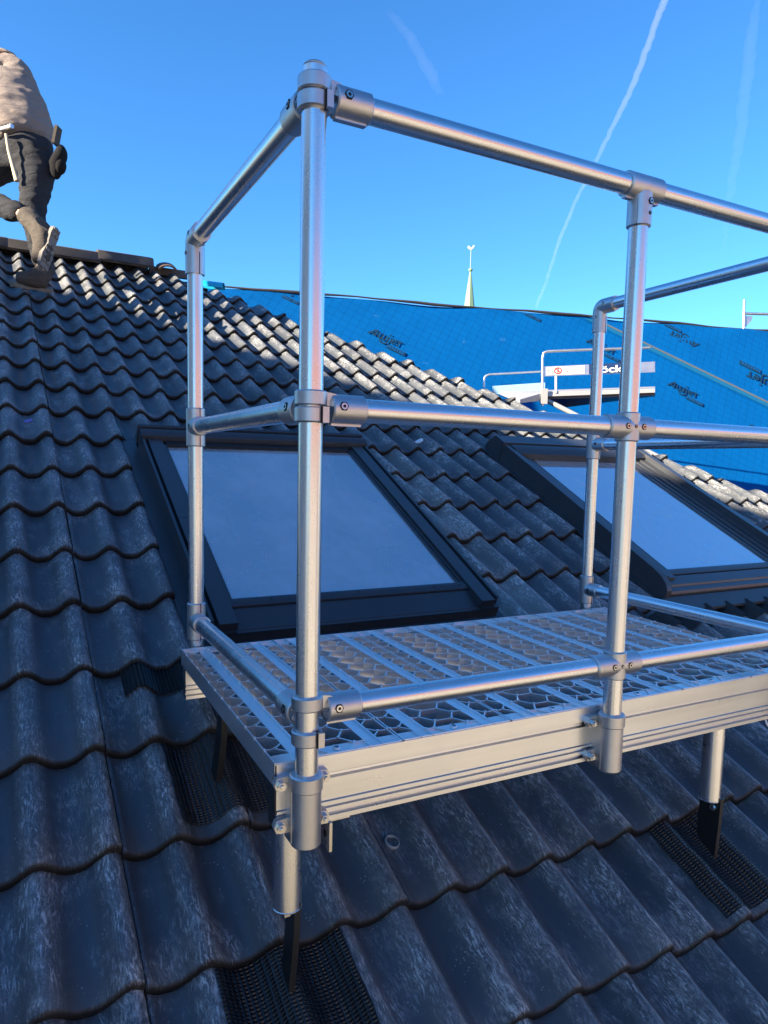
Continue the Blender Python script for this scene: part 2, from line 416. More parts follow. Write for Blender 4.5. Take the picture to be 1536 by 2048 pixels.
roof = thing('tiled_roof', 'dark grey wavy concrete tile roof sloping up to the left ridge', 'roof', ROOF.copy())
protos = [tile_mesh('tile', seed=i) for i in range(4)]
WIN1 = (0.006, 1.262, 1.00, 2.60); WIN2 = (2.135, 3.425, 0.98, 2.65)
cands = []
for k in range(-3, 20):
    sn = S0 + k*TG
    for j in range(-3, 17):
        x0 = XA + j*TW
        if sn > RIDGE_S-0.02: continue
        if x0 > hip_x(sn)+0.02: continue
        planes = []
        for (a, b, c, d) in (WIN1, WIN2):
            if sn > c-0.02 and sn+TG*0.5 < d and x0+TW > a and x0 < b:
                if x0+TW-a < 0.04+0.001 or (x0 < a and x0+TW-a < TW): planes.append(((a-x0, 0, 0), (1, 0, 0)))
                elif b-x0 < TW: planes.append(((b-x0, 0, 0), (-1, 0, 0)))
                else: planes = None
                break
        if planes is None: continue
        dusty = any(p[1][0] < 0 for p in planes) and x0 < 1.5
        if x0+TW > hip_x(sn+TL):
            jit = random.uniform(-0.035, 0.03)
            hx = hip_x(sn)+jit-x0
            planes.append(((hx, 0, 0), Vector((1.157, 1, 0)).normalized()))
        if sn+TL > RIDGE_S: planes.append(((0, RIDGE_S-sn, 0), (0, 1, 0)))
        c = roof_pt(x0+TW/2, sn+TG/2); u, v, z = proj(c)
        vis = z > 0.2 and -140 < u < 1680 and -60 < v < 2200
        cands.append((z if vis else 50+abs(z), k, j, x0, sn, planes, dusty))
cands.sort(key=lambda t: t[0])
rest = bmesh.new(); n_parts = 0; n_rest = 0
for idx, (z, k, j, x0, sn, planes, dusty) in enumerate(cands):
    me = protos[random.randrange(4)]
    if planes:
        me = cut_mesh(me, planes, 'tile')
        if me is None: continue
        if dusty: me.materials[0] = M_TILE_DUSTY
    T = Matrix.Translation((x0+random.uniform(-.0012, .0012), sn+random.uniform(-.004, .004), random.uniform(-.001, .0025))) @ Matrix.Rotation(random.uniform(-.009, .009), 4, 'Z') @ Matrix.Rotation(random.uniform(-.006, .006), 4, 'Y')
    if n_parts < 300:
        o = bpy.data.objects.new('tile', me); C.objects.link(o); o.parent = roof; o.matrix_basis = T; n_parts += 1
    else:
        tm = me.copy(); tm.transform(T); rest.from_mesh(tm); bpy.data.meshes.remove(tm); n_rest += 1
me = bpy.data.meshes.new('tile_field'); rest.to_mesh(me); rest.free(); me.materials.append(M_TILE)
o = bpy.data.objects.new('tile_field', me); C.objects.link(o); o.parent = roof; o['kind'] = 'stuff'

# underlay of all three slopes below the tiles, gable and eave
hx0 = hip_x(RIDGE_S); eave = -1.0
q0 = [(-1.3, eave), (hip_x(eave), eave), (hx0, RIDGE_S), (-1.3, RIDGE_S)]
u = MB()
top = [roof_pt(x, s, -0.10) for x, s in q0]
rl, rr_ = top[3], top[2]
ew = (top[2]-top[1]); ew.z = 0
farL = rl + Vector((0, 5.5, -2.85)); farR = rr_ + Vector((6.3, 5.5, -2.85))
u.add(top, [(0, 1, 2, 3)])
u.add([rl, rr_, farR, farL], [(0, 1, 2, 3)])
u.add([top[1], farR, rr_], [(0, 1, 2)])
u.build('underlay', M_UNDER, roof)
wl = MB()
e0 = roof_pt(-1.3, eave+0.4, -0.14); e1 = roof_pt(hip_x(eave), eave+0.4, -0.14)
wl.add([e0, e1, Vector((e1.x, e1.y, -7.2)), Vector((e0.x, e0.y, -7.2))], [(0, 1, 2, 3)])
wl.add([top[0]+Vector((0.1,0.3,-0.1)), rl+Vector((0.1,0,-0.1)), farL+Vector((0.1,0,0)), Vector((farL.x+0.1, farL.y, -7.2)), Vector((top[0].x+0.1, top[0].y+0.3, -7.2))], [(0, 1, 2, 3, 4)])
wl.build('wall', M_PLASTER, roof)

# ridge cap tiles: flat angled caps, the last one stops where the roofer is working
def ridge_cap(x0, x1, lift):
    m = MB(); t = 0.016
    prof = [(-0.150, -0.048), (-0.125, 0.024), (0.0, 0.062), (0.125, 0.024), (0.150, -0.048)]
    ins = [(a*0.90, b-t) for a, b in prof]
    vs_ = []
    for x in (x0, x0+0.012, x1-0.006, x1):
        e = 0.0 if x in (x0+0.012, x1-0.006) else -0.004
        for a, b in prof: vs_.append(Vector((x, a*(1+e), b+lift+e)))
    n = len(prof); fs_ = []
    for kx in range(3):
        for i in range(n-1): fs_.append((kx*n+i, kx*n+i+1, (kx+1)*n+i+1, (kx+1)*n+i))
    b = len(vs_)
    for x in (x0, x1):
        for a, bb in ins: vs_.append(Vector((x, a, bb+lift)))
    for i in range(n-1):
        fs_.append((i, i+1, b+i+1, b+i)); fs_.append((3*n+i, 3*n+i+1, b+n+i+1, b+n+i)); fs_.append((b+i, b+i+1, b+n+i+1, b+n+i))
    fs_.append((0, b, b+n, n*3)); fs_.append((n-1, b+n-1, b+2*n-1, 4*n-1))
    m.add(vs_, fs_)
    # the cap stands upright over the ridge, not square to the slope
    base = roof_pt(0, RIDGE_S, -0.01)
    W = Matrix(((EX.x, -EX.y, 0, base.x), (EX.y, EX.x, 0, base.y), (0, 0, 1, base.z), (0, 0, 0, 1)))
    m.v = [W @ v for v in m.v]
    return m.build('ridge_tile', M_RIDGE, roof)
ridge_cap(-1.25, -0.82, 0.0); ridge_cap(-0.83, -0.395, 0.003)
ridge_cap(-0.405, 0.285, 0.0); ridge_cap(0.27, 0.715, 0.02)
# ridge batten left bare, then a loose offcut and a roll-end of membrane
b = MB(); base = roof_pt(0.70, RIDGE_S, 0.0)
b.box((0, -0.025, -0.07), (0.42, 0.025, -0.005), Matrix.Translation(base)); b.build('ridge_batten', M_RIDGE, roof)
oc = MB(); W = Matrix.Translation(roof_pt(0.83, RIDGE_S-0.12, 0.03)) @ Matrix.Rotation(R(24), 4, 'X') @ Matrix.Rotation(R(-5), 4, 'Y')
pts = []
for i in range(9):
    a = R(18+i*18); pts.append((0.085*math.cos(a), 0.05*math.sin(a)-0.02))
inn = [(x*0.82, z-0.012) for x, z in pts][::-1]
oc.prism(pts+inn, -0.03, 0.10, 'y', W); oc.build('tile_offcut', plain('brown_tile_offcut', (0.10, 0.065, 0.045), 0.7), roof)

# ---------------------------------------------------------------- mesh flashings under the roof hooks
def mesh_material():
    m, n, l, b = new_mat('black_woven_flashing')
    oc_ = objc(n)
    wx = n.new('ShaderNodeTexWave'); wx.wave_type = 'BANDS'; wx.bands_direction = 'X'; wx.inputs['Scale'].default_value = 26; wx.inputs['Distortion'].default_value = 0.5; wx.inputs['Detail Scale'].default_value = 0.6
    wy = n.new('ShaderNodeTexWave'); wy.wave_type = 'BANDS'; wy.bands_direction = 'Y'; wy.inputs['Scale'].default_value = 38; wy.inputs['Distortion'].default_value = 0.6; wy.inputs['Detail Scale'].default_value = 0.6
    l.new(oc_, wx.inputs['Vector']); l.new(oc_, wy.inputs['Vector'])
    h = mathn(n, l, 'MAXIMUM', wx.outputs['Fac'], wy.outputs['Fac'])
    fl = ramp(n, l, noise(n, l, oc_, 55, 4, 0.7), [(0.66, 0.0), (0.74, 1.0)])
    st = ramp(n, l, noise(n, l, mapping(n, l, oc_, (70, 4, 10)), 1.0, 3), [(0.68, 0.0), (0.76, 0.5)])
    dirt = mathn(n, l, 'MULTIPLY', mathn(n, l, 'MAXIMUM', fl, st), noise(n, l, oc_, 160, 2))
    l.new(mixc(n, l, dirt, (0.010, 0.0105, 0.012), (0.20, 0.19, 0.17)), b.inputs['Base Color'])
    b.inputs['Roughness'].default_value = 0.34; b.inputs['Specular IOR Level'].default_value = 0.5
    bump(n, l, h, 1.0, 0.004, b)
    return m
M_MESH = mesh_material()
def surf_h(x, s, k):
    """top surface of row k in roof coordinates"""
    lx = (x-XA) % TW
    return -TH + TH*crest(lx) - TT*(s-(S0+k*TG))/TG
def flashing(x0, x1, s0, s1, k, sag=0.0):
    m = MB(); nx, ns = 36, 10; vs_ = []
    for i in range(ns+1):
        s = s0+(s1-s0)*i/ns
        for q in range(nx+1):
            x = x0+(x1-x0)*q/nx
            e = 0.0012*math.sin(i*2.1+q*0.7)
            edge = 0.0045 if (q in (0, nx) or i == 0) else 0.006
            vs_.append(Vector((x+0.002*math.sin(i*1.7), s, surf_h(x, s, k)+edge+e)))
    fs_ = [(i*(nx+1)+q, i*(nx+1)+q+1, (i+1)*(nx+1)+q+1, (i+1)*(nx+1)+q) for i in range(ns) for q in range(nx)]
    m.add(vs_, fs_, True)
    o = m.build('flashing_mat', M_MESH, roof, LOCAL)
    return o
flashing(-0.158, 0.128, -0.215, 0.145, -1)
flashing(1.150, 1.395, -0.185, 0.145, -1)
flashing(-0.148, 0.160, 0.455, 0.765, 1)

# ---------------------------------------------------------------- roof windows
def rbox(lo, hi): return MB().box(lo, hi, ROOF)
def rprism(poly, lo, hi, axis): return MB().prism(poly, lo, hi, axis, ROOF)
def glass_material(name, ior, film, rough, droplets):
    m = bpy.data.materials.new(name); m.use_nodes = True; n = m.node_tree.nodes; l = m.node_tree.links
    n.remove(n['Principled BSDF']); out = n['Material Output']
    fr = n.new('ShaderNodeFresnel'); fr.inputs['IOR'].default_value = ior
    tr = n.new('ShaderNodeBsdfTransparent'); tr.inputs[0].default_value = (0.72, 0.80, 0.84, 1)
    gl = n.new('ShaderNodeBsdfGlossy'); gl.inputs[0].default_value = (0.95, 0.97, 1, 1); gl.inputs['Roughness'].default_value = rough
    mx = n.new('ShaderNodeMixShader'); l.new(fr.outputs[0], mx.inputs[0]); l.new(tr.outputs[0], mx.inputs[1]); l.new(gl.outputs[0], mx.inputs[2])
    df = n.new('ShaderNodeBsdfDiffuse'); df.inputs[0].default_value = (0.60, 0.66, 0.70, 1)
    rc = roofcoord(n, l)
    f = ramp(n, l, noise(n, l, mapping(n, l, rc, (2.2, 1.6, 2) if not droplets else (22, 9, 9)), 1.0, 4, 0.6), [(0.3, film*0.45), (0.7, film*1.1)])
    if droplets:
        vo = n.new('ShaderNodeTexVoronoi'); vo.inputs['Scale'].default_value = 75; l.new(mapping(n, l, rc, (1, 0.55, 1)), vo.inputs['Vector'])
        d = mathn(n, l, 'MULTIPLY', ramp(n, l, vo.outputs['Distance'], [(0.16, 1.0), (0.34, 0.0)]), ramp(n, l, noise(n, l, mapping(n, l, rc, (9, 3, 3)), 1.0, 3), [(0.46, 0.0), (0.58, 1.0)]))
        f = mathn(n, l, 'MULTIPLY', f, mathn(n, l, 'SUBTRACT', 1.0, mathn(n, l, 'MULTIPLY', d, 0.9)))
    m2 = n.new('ShaderNodeMixShader'); l.new(f, m2.inputs[0]); l.new(mx.outputs[0], m2.inputs[1]); l.new(df.outputs[0], m2.inputs[2])
    l.new(m2.outputs[0], out.inputs['Surface']); return m
M_GLASS1 = glass_material('clear_roof_glass', 7.0, 0.44, 0.012, False)  # the film here is pale colour standing in for sky reflection
M_GLASS2 = glass_material('misted_roof_glass', 16.0, 0.30, 0.05, True)
M_BACKING = plain('pale_glass_backing', (0.52, 0.56, 0.60), 0.8, 0, 0.1, 3)  # made-up sheet added under the panes to make the glass look paler
M_INNER = plain('white_inner_frame', (0.95, 0.95, 0.95), 0.5)
def pleats(x0, x1, s0, s1, k, parent):
    m = MB(); vs_ = []; n = int((x1-x0)/0.0055)
    for i in range(n+1):
        x = x0+(x1-x0)*i/n; z = 0.0035 if i % 2 else -0.0035
        for q, s in enumerate((s0+0.004*math.sin(i*0.35), (s0+s1)/2, s1)):
            vs_.append(ROOF @ Vector((x, s, surf_h(x, s, k)+0.010+z)))
    m.add(vs_, [(i*3+q, (i+1)*3+q, (i+1)*3+q+1, i*3+q+1) for i in range(n) for q in range(2)])
    return m.build('pleated_apron', M_GASKET, parent)

w1 = thing('roof_window', 'anthracite roof window with clear blue glass behind the left railing posts', 'roof window', ROOF @ Matrix.Translation((0.635, 1.08, 0)))
a, b = 0.062, 1.212
rbox((0.004, 1.02, -0.075), (a, 2.585, -0.030)).build('side_gutter', M_FRAME, w1)
rbox((b, 1.02, -0.075), (1.266, 2.585, -0.030)).build('side_gutter', M_FRAME, w1)
kerb = rbox((a, 1.075, -0.09), (a+0.085, 2.50, 0.030))
kerb.box((b-0.085, 1.075, -0.09), (b, 2.50, 0.030), ROOF); kerb.box((a+0.085, 2.40, -0.09), (b-0.085, 2.50, 0.030), ROOF); kerb.box((a+0.085, 1.075, -0.09), (b-0.085, 1.175, 0.024), ROOF)
kerb.build('frame', M_FRAME, w1)
for x0, x1 in ((a, a+0.011), (b-0.011, b)):
    rbox((x0, 1.10, 0.030), (x1, 2.47, 0.064)).build('outer_lip', M_FRAME, w1)
for x0, x1 in ((a+0.026, a+0.088), (b-0.088, b-0.026)):
    rbox((x0, 1.085, 0.031), (x1, 1.735, 0.060)).build('side_cladding', M_FRAME, w1)
    rbox((x0, 1.737, 0.031), (x1, 2.425, 0.060)).build('side_cladding', M_FRAME, w1)
for x0, x1, hh in ((a+0.090, a+0.104, 0.050), (b-0.104, b-0.090, 0.050), (b-0.115, b-0.106, 0.046)):
    rbox((x0, 1.19, 0.02), (x1, 2.395, hh)).build('glazing_bead', M_FRAME, w1)
tc = rprism([(2.425, 0.03), (2.43, 0.074), (2.445, 0.084), (2.475, 0.086), (2.487, 0.078), (2.49, 0.03)], a-0.002, b+0.006, 'x'); tc.build('top_cover', M_FRAME, w1)
tb = rprism([(2.496, 0.0), (2.496, 0.088), (2.512, 0.092), (2.53, 0.05), (2.56, 0.0)], a-0.006, b+0.004, 'x'); tb.build('top_flashing', M_FRAME, w1)
rbox((a+0.105, 2.385, 0.02), (b-0.117, 2.424, 0.052)).build('head_bead', M_GASKET, w1)
rprism([(1.185, 0.02), (1.185, 0.047), (1.20, 0.054), (1.222, 0.052), (1.226, 0.044), (1.226, 0.02)], a+0.088, b-0.088, 'x').build('sill_bead', M_FRAME, w1)
rprism([(1.075, -0.02), (1.078, 0.012), (1.088, 0.026), (1.183, 0.040), (1.183, 0.02), (1.10, -0.02)], a+0.03, b-0.03, 'x').build('sill_cladding', M_FRAME, w1)
rprism([(1.03, -0.06), (1.035, -0.02), (1.073, -0.012), (1.073, -0.06)], a-0.03, b+0.03, 'x').build('apron_upstand', M_FRAME, w1)
rbox((a+0.100, 1.222, 0.030), (b-0.106, 2.39, 0.038)).build('pane', M_GLASS1, w1)
rbox((a+0.09, 1.19, -0.16), (b-0.09, 2.40, -0.15)).build('pale_backing', M_BACKING, w1)
inner = rbox((b-0.165, 1.24, -0.05), (b-0.150, 2.33, -0.035)); inner.box((a+0.12, 2.315, -0.05), (b-0.15, 2.33, -0.035), ROOF)
inner.build('inner_frame', M_INNER, w1)
hd_ = MB().box((0.98, 1.90, -0.06), (0.99, 2.02, -0.04), ROOF); hd_.box((0.98, 1.90, -0.06), (1.03, 1.91, -0.04), ROOF); hd_.build('handle', M_INNER, w1)
pleats(-0.215, 1.44, 0.925, 1.062, 2, w1)
for xs_ in (0.30, 0.635, 0.97, 1.09):
    MB().cyl(roof_pt(xs_, 1.204, 0.050), roof_pt(xs_, 1.204, 0.0555), 0.0035, 8).build('screw', M_DARK, w1)

ROOFW = ROOF @ Matrix.Translation((0.13, 0.05, 0)) @ Matrix.Diagonal((1, 1, 0.64, 1))
def rbox2(lo, hi): return MB().box(lo, hi, ROOFW)
def rprism2(poly, lo, hi, axis): return MB().prism(poly, lo, hi, axis, ROOFW)
w2 = thing('roof_window', 'grey roof window with raised side covers and misted glass near the right edge', 'roof window', ROOF @ Matrix.Translation((2.77, 1.07, 0)))
side = [(2.57, -0.07), (2.57, 0.118), (1.14, 0.118), (1.085, 0.108), (1.045, 0.082), (1.022, 0.045), (1.018, 0.0), (1.03, -0.07)]
rprism2(side, 2.055, 2.088, 'x').build('side_cover', M_FRAME2, w2)
rprism2(side, 3.190, 3.222, 'x').build('side_cover', M_FRAME2, w2)
rbox2((3.192, 1.14, 0.1185), (3.238, 2.57, 0.132)).build('cover_rail', M_FRAME2, w2)
rbox2((2.010, 0.98, -0.075), (2.055, 2.60, -0.035)).build('side_gutter', M_FRAME, w2)
rbox2((3.222, 0.98, -0.075), (3.290, 2.60, -0.035)).build('side_gutter', M_FRAME, w2)
for x0, x1, hh in ((2.090, 2.135, 0.085), (2.137, 2.185, 0.068), (3.060, 3.095, 0.056), (3.098, 3.135, 0.068), (3.138, 3.188, 0.082)):
    rbox2((x0, 1.10, -0.07), (x1, 2.52, hh)).build('sash_step', M_FRAME2, w2)
rbox2((2.187, 1.16, 0.0), (2.215, 2.40, 0.050)).build('glazing_bead', M_GASKET, w2)
rbox2((3.028, 1.16, 0.0), (3.058, 2.40, 0.048)).build('glazing_bead', M_FRAME2, w2)
rprism2([(2.34, 0.03), (2.345, 0.10), (2.37, 0.125), (2.43, 0.128), (2.44, 0.03)], 2.090, 3.188, 'x').build('shutter_roller', M_FRAME, w2)
rprism2([(2.445, -0.05), (2.447, 0.135), (2.54, 0.140), (2.60, 0.03), (2.61, -0.05)], 2.050, 3.226, 'x').build('top_cover', M_FRAME2, w2)
rprism2([(1.135, 0.0), (1.135, 0.052), (1.15, 0.060), (1.172, 0.058), (1.176, 0.044), (1.176, 0.0)], 2.187, 3.058, 'x').build('sill_bead', M_FRAME2, w2)
rprism2([(1.02, -0.06), (1.022, 0.012), (1.03, 0.026), (1.06, 0.03), (1.066, 0.042), (1.125, 0.050), (1.131, 0.03), (1.131, -0.06)], 2.090, 3.188, 'x').build('sill_cladding', M_FRAME2, w2)
rprism2([(0.93, -0.045), (0.935, -0.028), (1.016, -0.005), (1.016, -0.06)], 2.03, 3.27, 'x').build('apron_upstand', M_FRAME, w2)
rbox2((2.20, 1.165, 0.028), (3.04, 2.41, 0.037)).build('pane', M_GLASS2, w2)
rbox2((2.19, 1.15, -0.16), (3.05, 2.41, -0.15)).build('pale_backing', M_BACKING, w2)
pleats(1.95, 3.55, 0.890, 1.01, 2, w2)

# ---------------------------------------------------------------- the access platform with its guard rails
plat = thing('access_platform', 'aluminium roof access platform with grating deck and tubular guard rails', 'platform', None, (0.0, 0.12, -0.63))
ZT, ZM, ZB = 1.05, 0.5389, 0.0
D, L, XM = 0.8749, 1.4996, 0.754
TR, FR = 0.0212, 0.0262
def tube_part(name, a, b, mat, r=TR): return MB().cyl(a, b, r, 32, bevel=0.0015).build(name, mat, plat)
P = [(0, 0), (XM, 0), (0, D), (L, D), (L, 0)]
tube_part('post', (0, 0, -0.235), (0, 0, ZT+0.043), M_TUBE_Z)
tube_part('post', (XM, 0, -0.225), (XM, 0, ZT-0.03), M_TUBE_Z)
tube_part('post', (0, D, -0.215), (0, D, ZT-0.03), M_TUBE_Z)
tube_part('post', (L, D, -0.215), (L, D, ZT-0.03), M_TUBE_Z)
tube_part('post', (L, 0, -0.235), (L, 0, ZT+0.043), M_TUBE_Z)
MB().cyl((0, 0, ZT+0.042), (0, 0, ZT+0.049), 0.0195, 24, bevel=0.003).build('post_cap', M_CAST, plat)
tube_part('rail', (0.035, 0, ZT), (L-0.035, 0, ZT), M_TUBE_X)
for z in (ZM, ZB):
    tube_part('rail', (0.035, 0, z), (XM-0.024, 0, z), M_TUBE_X); tube_part('rail', (XM+0.024, 0, z), (L-0.035, 0, z), M_TUBE_X)
ZLB = ZB-0.016
for x in (0, L):
    tube_part('rail', (x, 0.038, ZT), (x, D-0.03, ZT), M_TUBE_Y)
    tube_part('rail', (x, 0.038, ZM), (x, D-0.03, ZM), M_TUBE_Y)
    tube_part('rail', (x, 0.038, ZLB), (x, D-0.03, ZLB), M_TUBE_Y)

def hexscrew(c, d, parent, r=0.0085, up_=Vector((0, 0, 1))):
    """hexagon set screw along d; black discs stand in for the recess shade"""
    c = Vector(c); d = Vector(d).normalized()
    MB().cyl(c-d*0.003, c+d*0.0012, r, 6).build('recess_shade', M_DARK, parent)
    m = MB().cyl(c-d*0.003, c+d*0.0020, r*0.70, 16); m.build('screw', M_BOLT, parent)
    MB().cyl(c-d*0.003, c+d*0.0026, r*0.34, 6).build('socket_shade', M_DARK, parent)
CAMDIR = Vector((-0.30, -1, 0)).normalized()

def corner(x, z, sx, drop=0.0):
    """two interlocked rings on the corner post, each carrying a socket"""
    m = MB().pipe((x, 0, z+0.003), (x, 0, z+0.029), 0.0285, TR+0.0002, 32)
    m.pipe((x+sx*0.034, 0, z), (x+sx*0.100, 0, z), FR, TR+0.0002, 32)
    m.prism([(0.0235, 0.004), (0.0235, 0.028), (0.040, 0.0255), (0.048, 0.022), (0.048, 0.010), (0.036, 0.004)], -0.012, 0.012, 'y', Matrix.Translation((x, 0, z)) @ Matrix.Diagonal((sx, 1, 1, 1)))
    m.box((x+sx*0.036 if sx > 0 else x-0.094, -0.006, z-FR-0.003), (x+0.094 if sx > 0 else x+sx*0.036, 0.006, z-FR+0.003))
    f = m.build('corner_fitting', M_CAST, plat)
    hexscrew((x+sx*0.052, -FR*0.985, z+0.004), (0, -1, 0.1), f)
    z2 = z-drop
    m = MB().pipe((x, 0, z2-0.026), (x, 0, z2+0.001), 0.0285, TR+0.0002, 32)
    zc = ZLB if drop else z
    m.pipe((x, 0.036, zc), (x, 0.102, zc), FR, TR+0.0002, 32)
    m.prism([(0.022, z2-0.024), (0.022, z2-0.002), (0.046, zc+0.006), (0.046, zc-0.016)], x-0.012, x+0.012, 'x')
    m.box((x+0.010, -0.031, z2-0.026), (x+0.022, -0.016, z2+0.001))
    f = m.build('corner_fitting', M_CAST, plat)
    MB().box((x+0.0085, -0.0320, z2-0.0262), (x+0.0098, -0.020, z2+0.0012)).build('slit_shade', M_DARK, f)  # dark strip standing in for the shade inside the slit
    hexscrew((x-FR*0.985, 0.056, zc+0.004), (-1, 0, 0.1), f)
for x, sx in ((0, 1), (L, -1)):
    corner(x, ZT, sx); corner(x, ZM, sx); corner(x, ZB, sx, 0.036)

def cross(x, z):
    m = MB().pipe((x-0.070, 0, z), (x+0.064, 0, z), FR, TR+0.0002, 32)
    m.pipe((x, 0, z-0.032), (x, 0, z+0.032), FR-0.0004, TR+0.0002, 32)
    f = m.build('cross_fitting', M_CAST, plat)
    for dx in (-0.024, 0.024): hexscrew((x+dx, -FR*0.985, z+0.001), (0, -1, 0), f, 0.0075)
    hexscrew((x, -FR*1.0, z+0.001), (0, -1, 0), f, 0.0042)
cross(XM, ZM); cross(XM, ZB)
m = MB().pipe((XM-0.046, 0, ZT), (XM+0.052, 0, ZT), FR, TR+0.0002, 32)
m.pipe((XM, 0, ZT-0.084), (XM, 0, ZT-0.012), FR-0.0004, TR+0.0002, 32)
m.box((XM-0.046, -0.004, ZT-FR-0.003), (XM+0.052, 0.008, ZT-FR+0.003))
f = m.build('tee_fitting', M_CAST, plat)
hexscrew((XM+0.006, -FR*0.985, ZT-0.034), (0.1, -1, 0), f, 0.0075); hexscrew((XM+0.006, -FR*0.985, ZT-0.058), (0.1, -1, 0), f, 0.004)
MB().box((XM-0.0215, -0.0150, ZT-0.0845), (XM-0.0200, -0.0125, ZT-0.03)).build('slit_shade', M_DARK, f)

def elbow(x, y, z):
    m = MB(); pts = [Vector((x, y, z-0.095))]
    for i in range(9):
        a = R(90*i/8); pts.append(Vector((x, y-0.020+0.020*math.cos(a), z-0.020+0.020*math.sin(a))))
    pts.append(Vector((x, y-0.078, z)))
    m.tube(pts, FR, 32)
    m.box((x-0.004, y-0.072, z-FR-0.003), (x+0.004, y-0.02, z-FR+0.003))
    f = m.build('elbow_fitting', M_CAST, plat)
    MB().box((x+0.006, y-0.0262, z-0.096), (x+0.0078, y-0.0235, z-0.038)).build('slit_shade', M_DARK, f)
    s = -1
    hexscrew((x+s*FR*0.985, y-0.035, z+0.004), (s, 0, 0), f, 0.006); hexscrew((x+s*FR*0.985, y-0.002, z-0.040), (s, 0, 0), f, 0.006)
def tee(x, y, z, zr):
    m = MB().pipe((x, y, zr-0.055), (x, y, zr+0.052), FR, TR+0.0002, 32)
    m.pipe((x, y-0.070, zr), (x, y-0.012, zr), FR-0.0003, TR+0.0002, 32)
    f = m.build('tee_fitting', M_CAST, plat)
    MB().box((x+0.006, y-0.0266, zr+0.026), (x+0.0076, y-0.0238, zr+0.0525)).build('slit_shade', M_DARK, f)
    MB().box((x+0.006, y-0.0266, zr-0.0555), (x+0.0076, y-0.0238, zr-0.026)).build('slit_shade', M_DARK, f)
    hexscrew((x-FR*0.985, y-0.034, zr+0.002), (-1, 0, 0), f, 0.006)
for x in (0, L):
    elbow(x, D, ZT); tee(x, D, ZM, ZM); tee(x, D, ZB, ZLB)

# ---- deck of six grating planks
PX0, PW, PY0, PY1 = -0.050, 0.2705, 0.033, 0.846
def deck_z(y): return -0.104 + (y-0.03)*0.0184
TILT = math.atan(0.0184)
def plank_meshes():
    m = MB(); W, Ln = PW-0.0035, (PY1-PY0); dp = 0.034
    nubs = set()
    def rib(ax, ay, bx, by, t=0.0034, top=0.0, d=dp):
        A = Vector((ax, ay, 0)); B = Vector((bx, by, 0)); q = (B-A)
        if q.length < 1e-5: return
        q.normalize(); nrm = Vector((-q.y, q.x, 0))*t/2
        v = [A-nrm, B-nrm, B+nrm, A+nrm]
        vs_ = [p+Vector((0, 0, top-d)) for p in v]+[p+Vector((0, 0, top)) for p in v]
        m.add(vs_, [(0,3,2,1),(4,5,6,7),(0,1,5,4),(1,2,6,5),(2,3,7,6),(3,0,4,7)])
    s1a, s1b, s2a, s2b = 0.041, 0.070, 0.197, 0.226
    c = 0.1335; Rr = (s2a-s1b)/3; H = Ln/13.0
    rib(0.0015, 0.012, 0.0015, Ln, 0.003, 0, 0.045); rib(W-0.0015, 0.012, W-0.0015, Ln, 0.003, 0, 0.045); rib(0.0015, 0, 0.0015, 0.012, 0.003, 0, 0.030); rib(W-0.0015, 0, W-0.0015, 0.012, 0.003, 0, 0.030)
    rib(0, 0.0015, W, 0.0015, 0.003, -0.0005); rib(0, Ln-0.0015, W, Ln-0.0015, 0.003, -0.0005)
    for x in (s1a, s1b, s2a, s2b): rib(x, 0, x, Ln, 0.0024, 0.0005)
    for i in range(13):
        y = (i+0.5)*H
        yt = y+H/2; yb = y-H/2
        if i < 12: rib(c-Rr/2, yt, c+Rr/2, yt)
        for sg in (-1, 1):
            if i < 12: rib(c+sg*Rr/2, yt, c+sg*Rr, y)
            elif True: rib(c+sg*Rr/2, Ln, c+sg*Rr, y)
            rib(c+sg*Rr/2, max(yb, 0.002), c+sg*Rr, y)
            rib(c+sg*Rr, y, c+sg*1.5*Rr, y)
            nubs |= {(round(c+sg*Rr, 4), round(y, 4)), (round(c+sg*1.5*Rr, 4), round(y, 4))}
            if i < 12: nubs.add((round(c+sg*Rr/2, 4), round(yt, 4)))
        if i < 12:
            for ex, bx, sx in ((0.002, 0.023, s1a), (W-0.002, W-0.023, s2b)):
                rib(ex, yt, bx, yt); fr = 0.66*H/2
                rib(bx, yt, sx, yt-fr); rib(bx, yt, sx, yt+fr)
                nubs |= {(round(bx, 4), round(yt, 4)), (round(ex, 4), round(yt, 4))}
    for x, y in nubs: m.cyl((x, y, -0.006), (x, y, 0.0022), 0.0034, 6)
    m.pipe((c, 0.022, -0.030), (c, 0.022, 0.0012), 0.0080, 0.0048, 12)
    rib(c, 0.031, c, H/2+0.004)
    st = MB().box((0, 0, -0.010), (s1b-s1a-0.003, Ln-0.006, -0.0045))
    return m, st, (s1a+0.0015, s2a+0.0015)
pm, stm, sx_ = plank_meshes()
pme = pm.mesh('plank'); pme.materials.append(M_GRATE); sme = stm.mesh('strip'); sme.materials.append(M_GRATE)
Wp = plat.matrix_basis.inverted()
for i in range(6):
    o = bpy.data.objects.new('plank', pme); C.objects.link(o); o.parent = plat
    o.matrix_basis = Wp @ Matrix.Translation((PX0+i*PW, PY0, deck_z(PY0)+random.uniform(-.0006, .0006))) @ Matrix.Rotation(TILT, 4, 'X')
    for x in sx_:
        q = bpy.data.objects.new('strip', sme); C.objects.link(q); q.parent = o; q.location = (x, 0.003, 0)

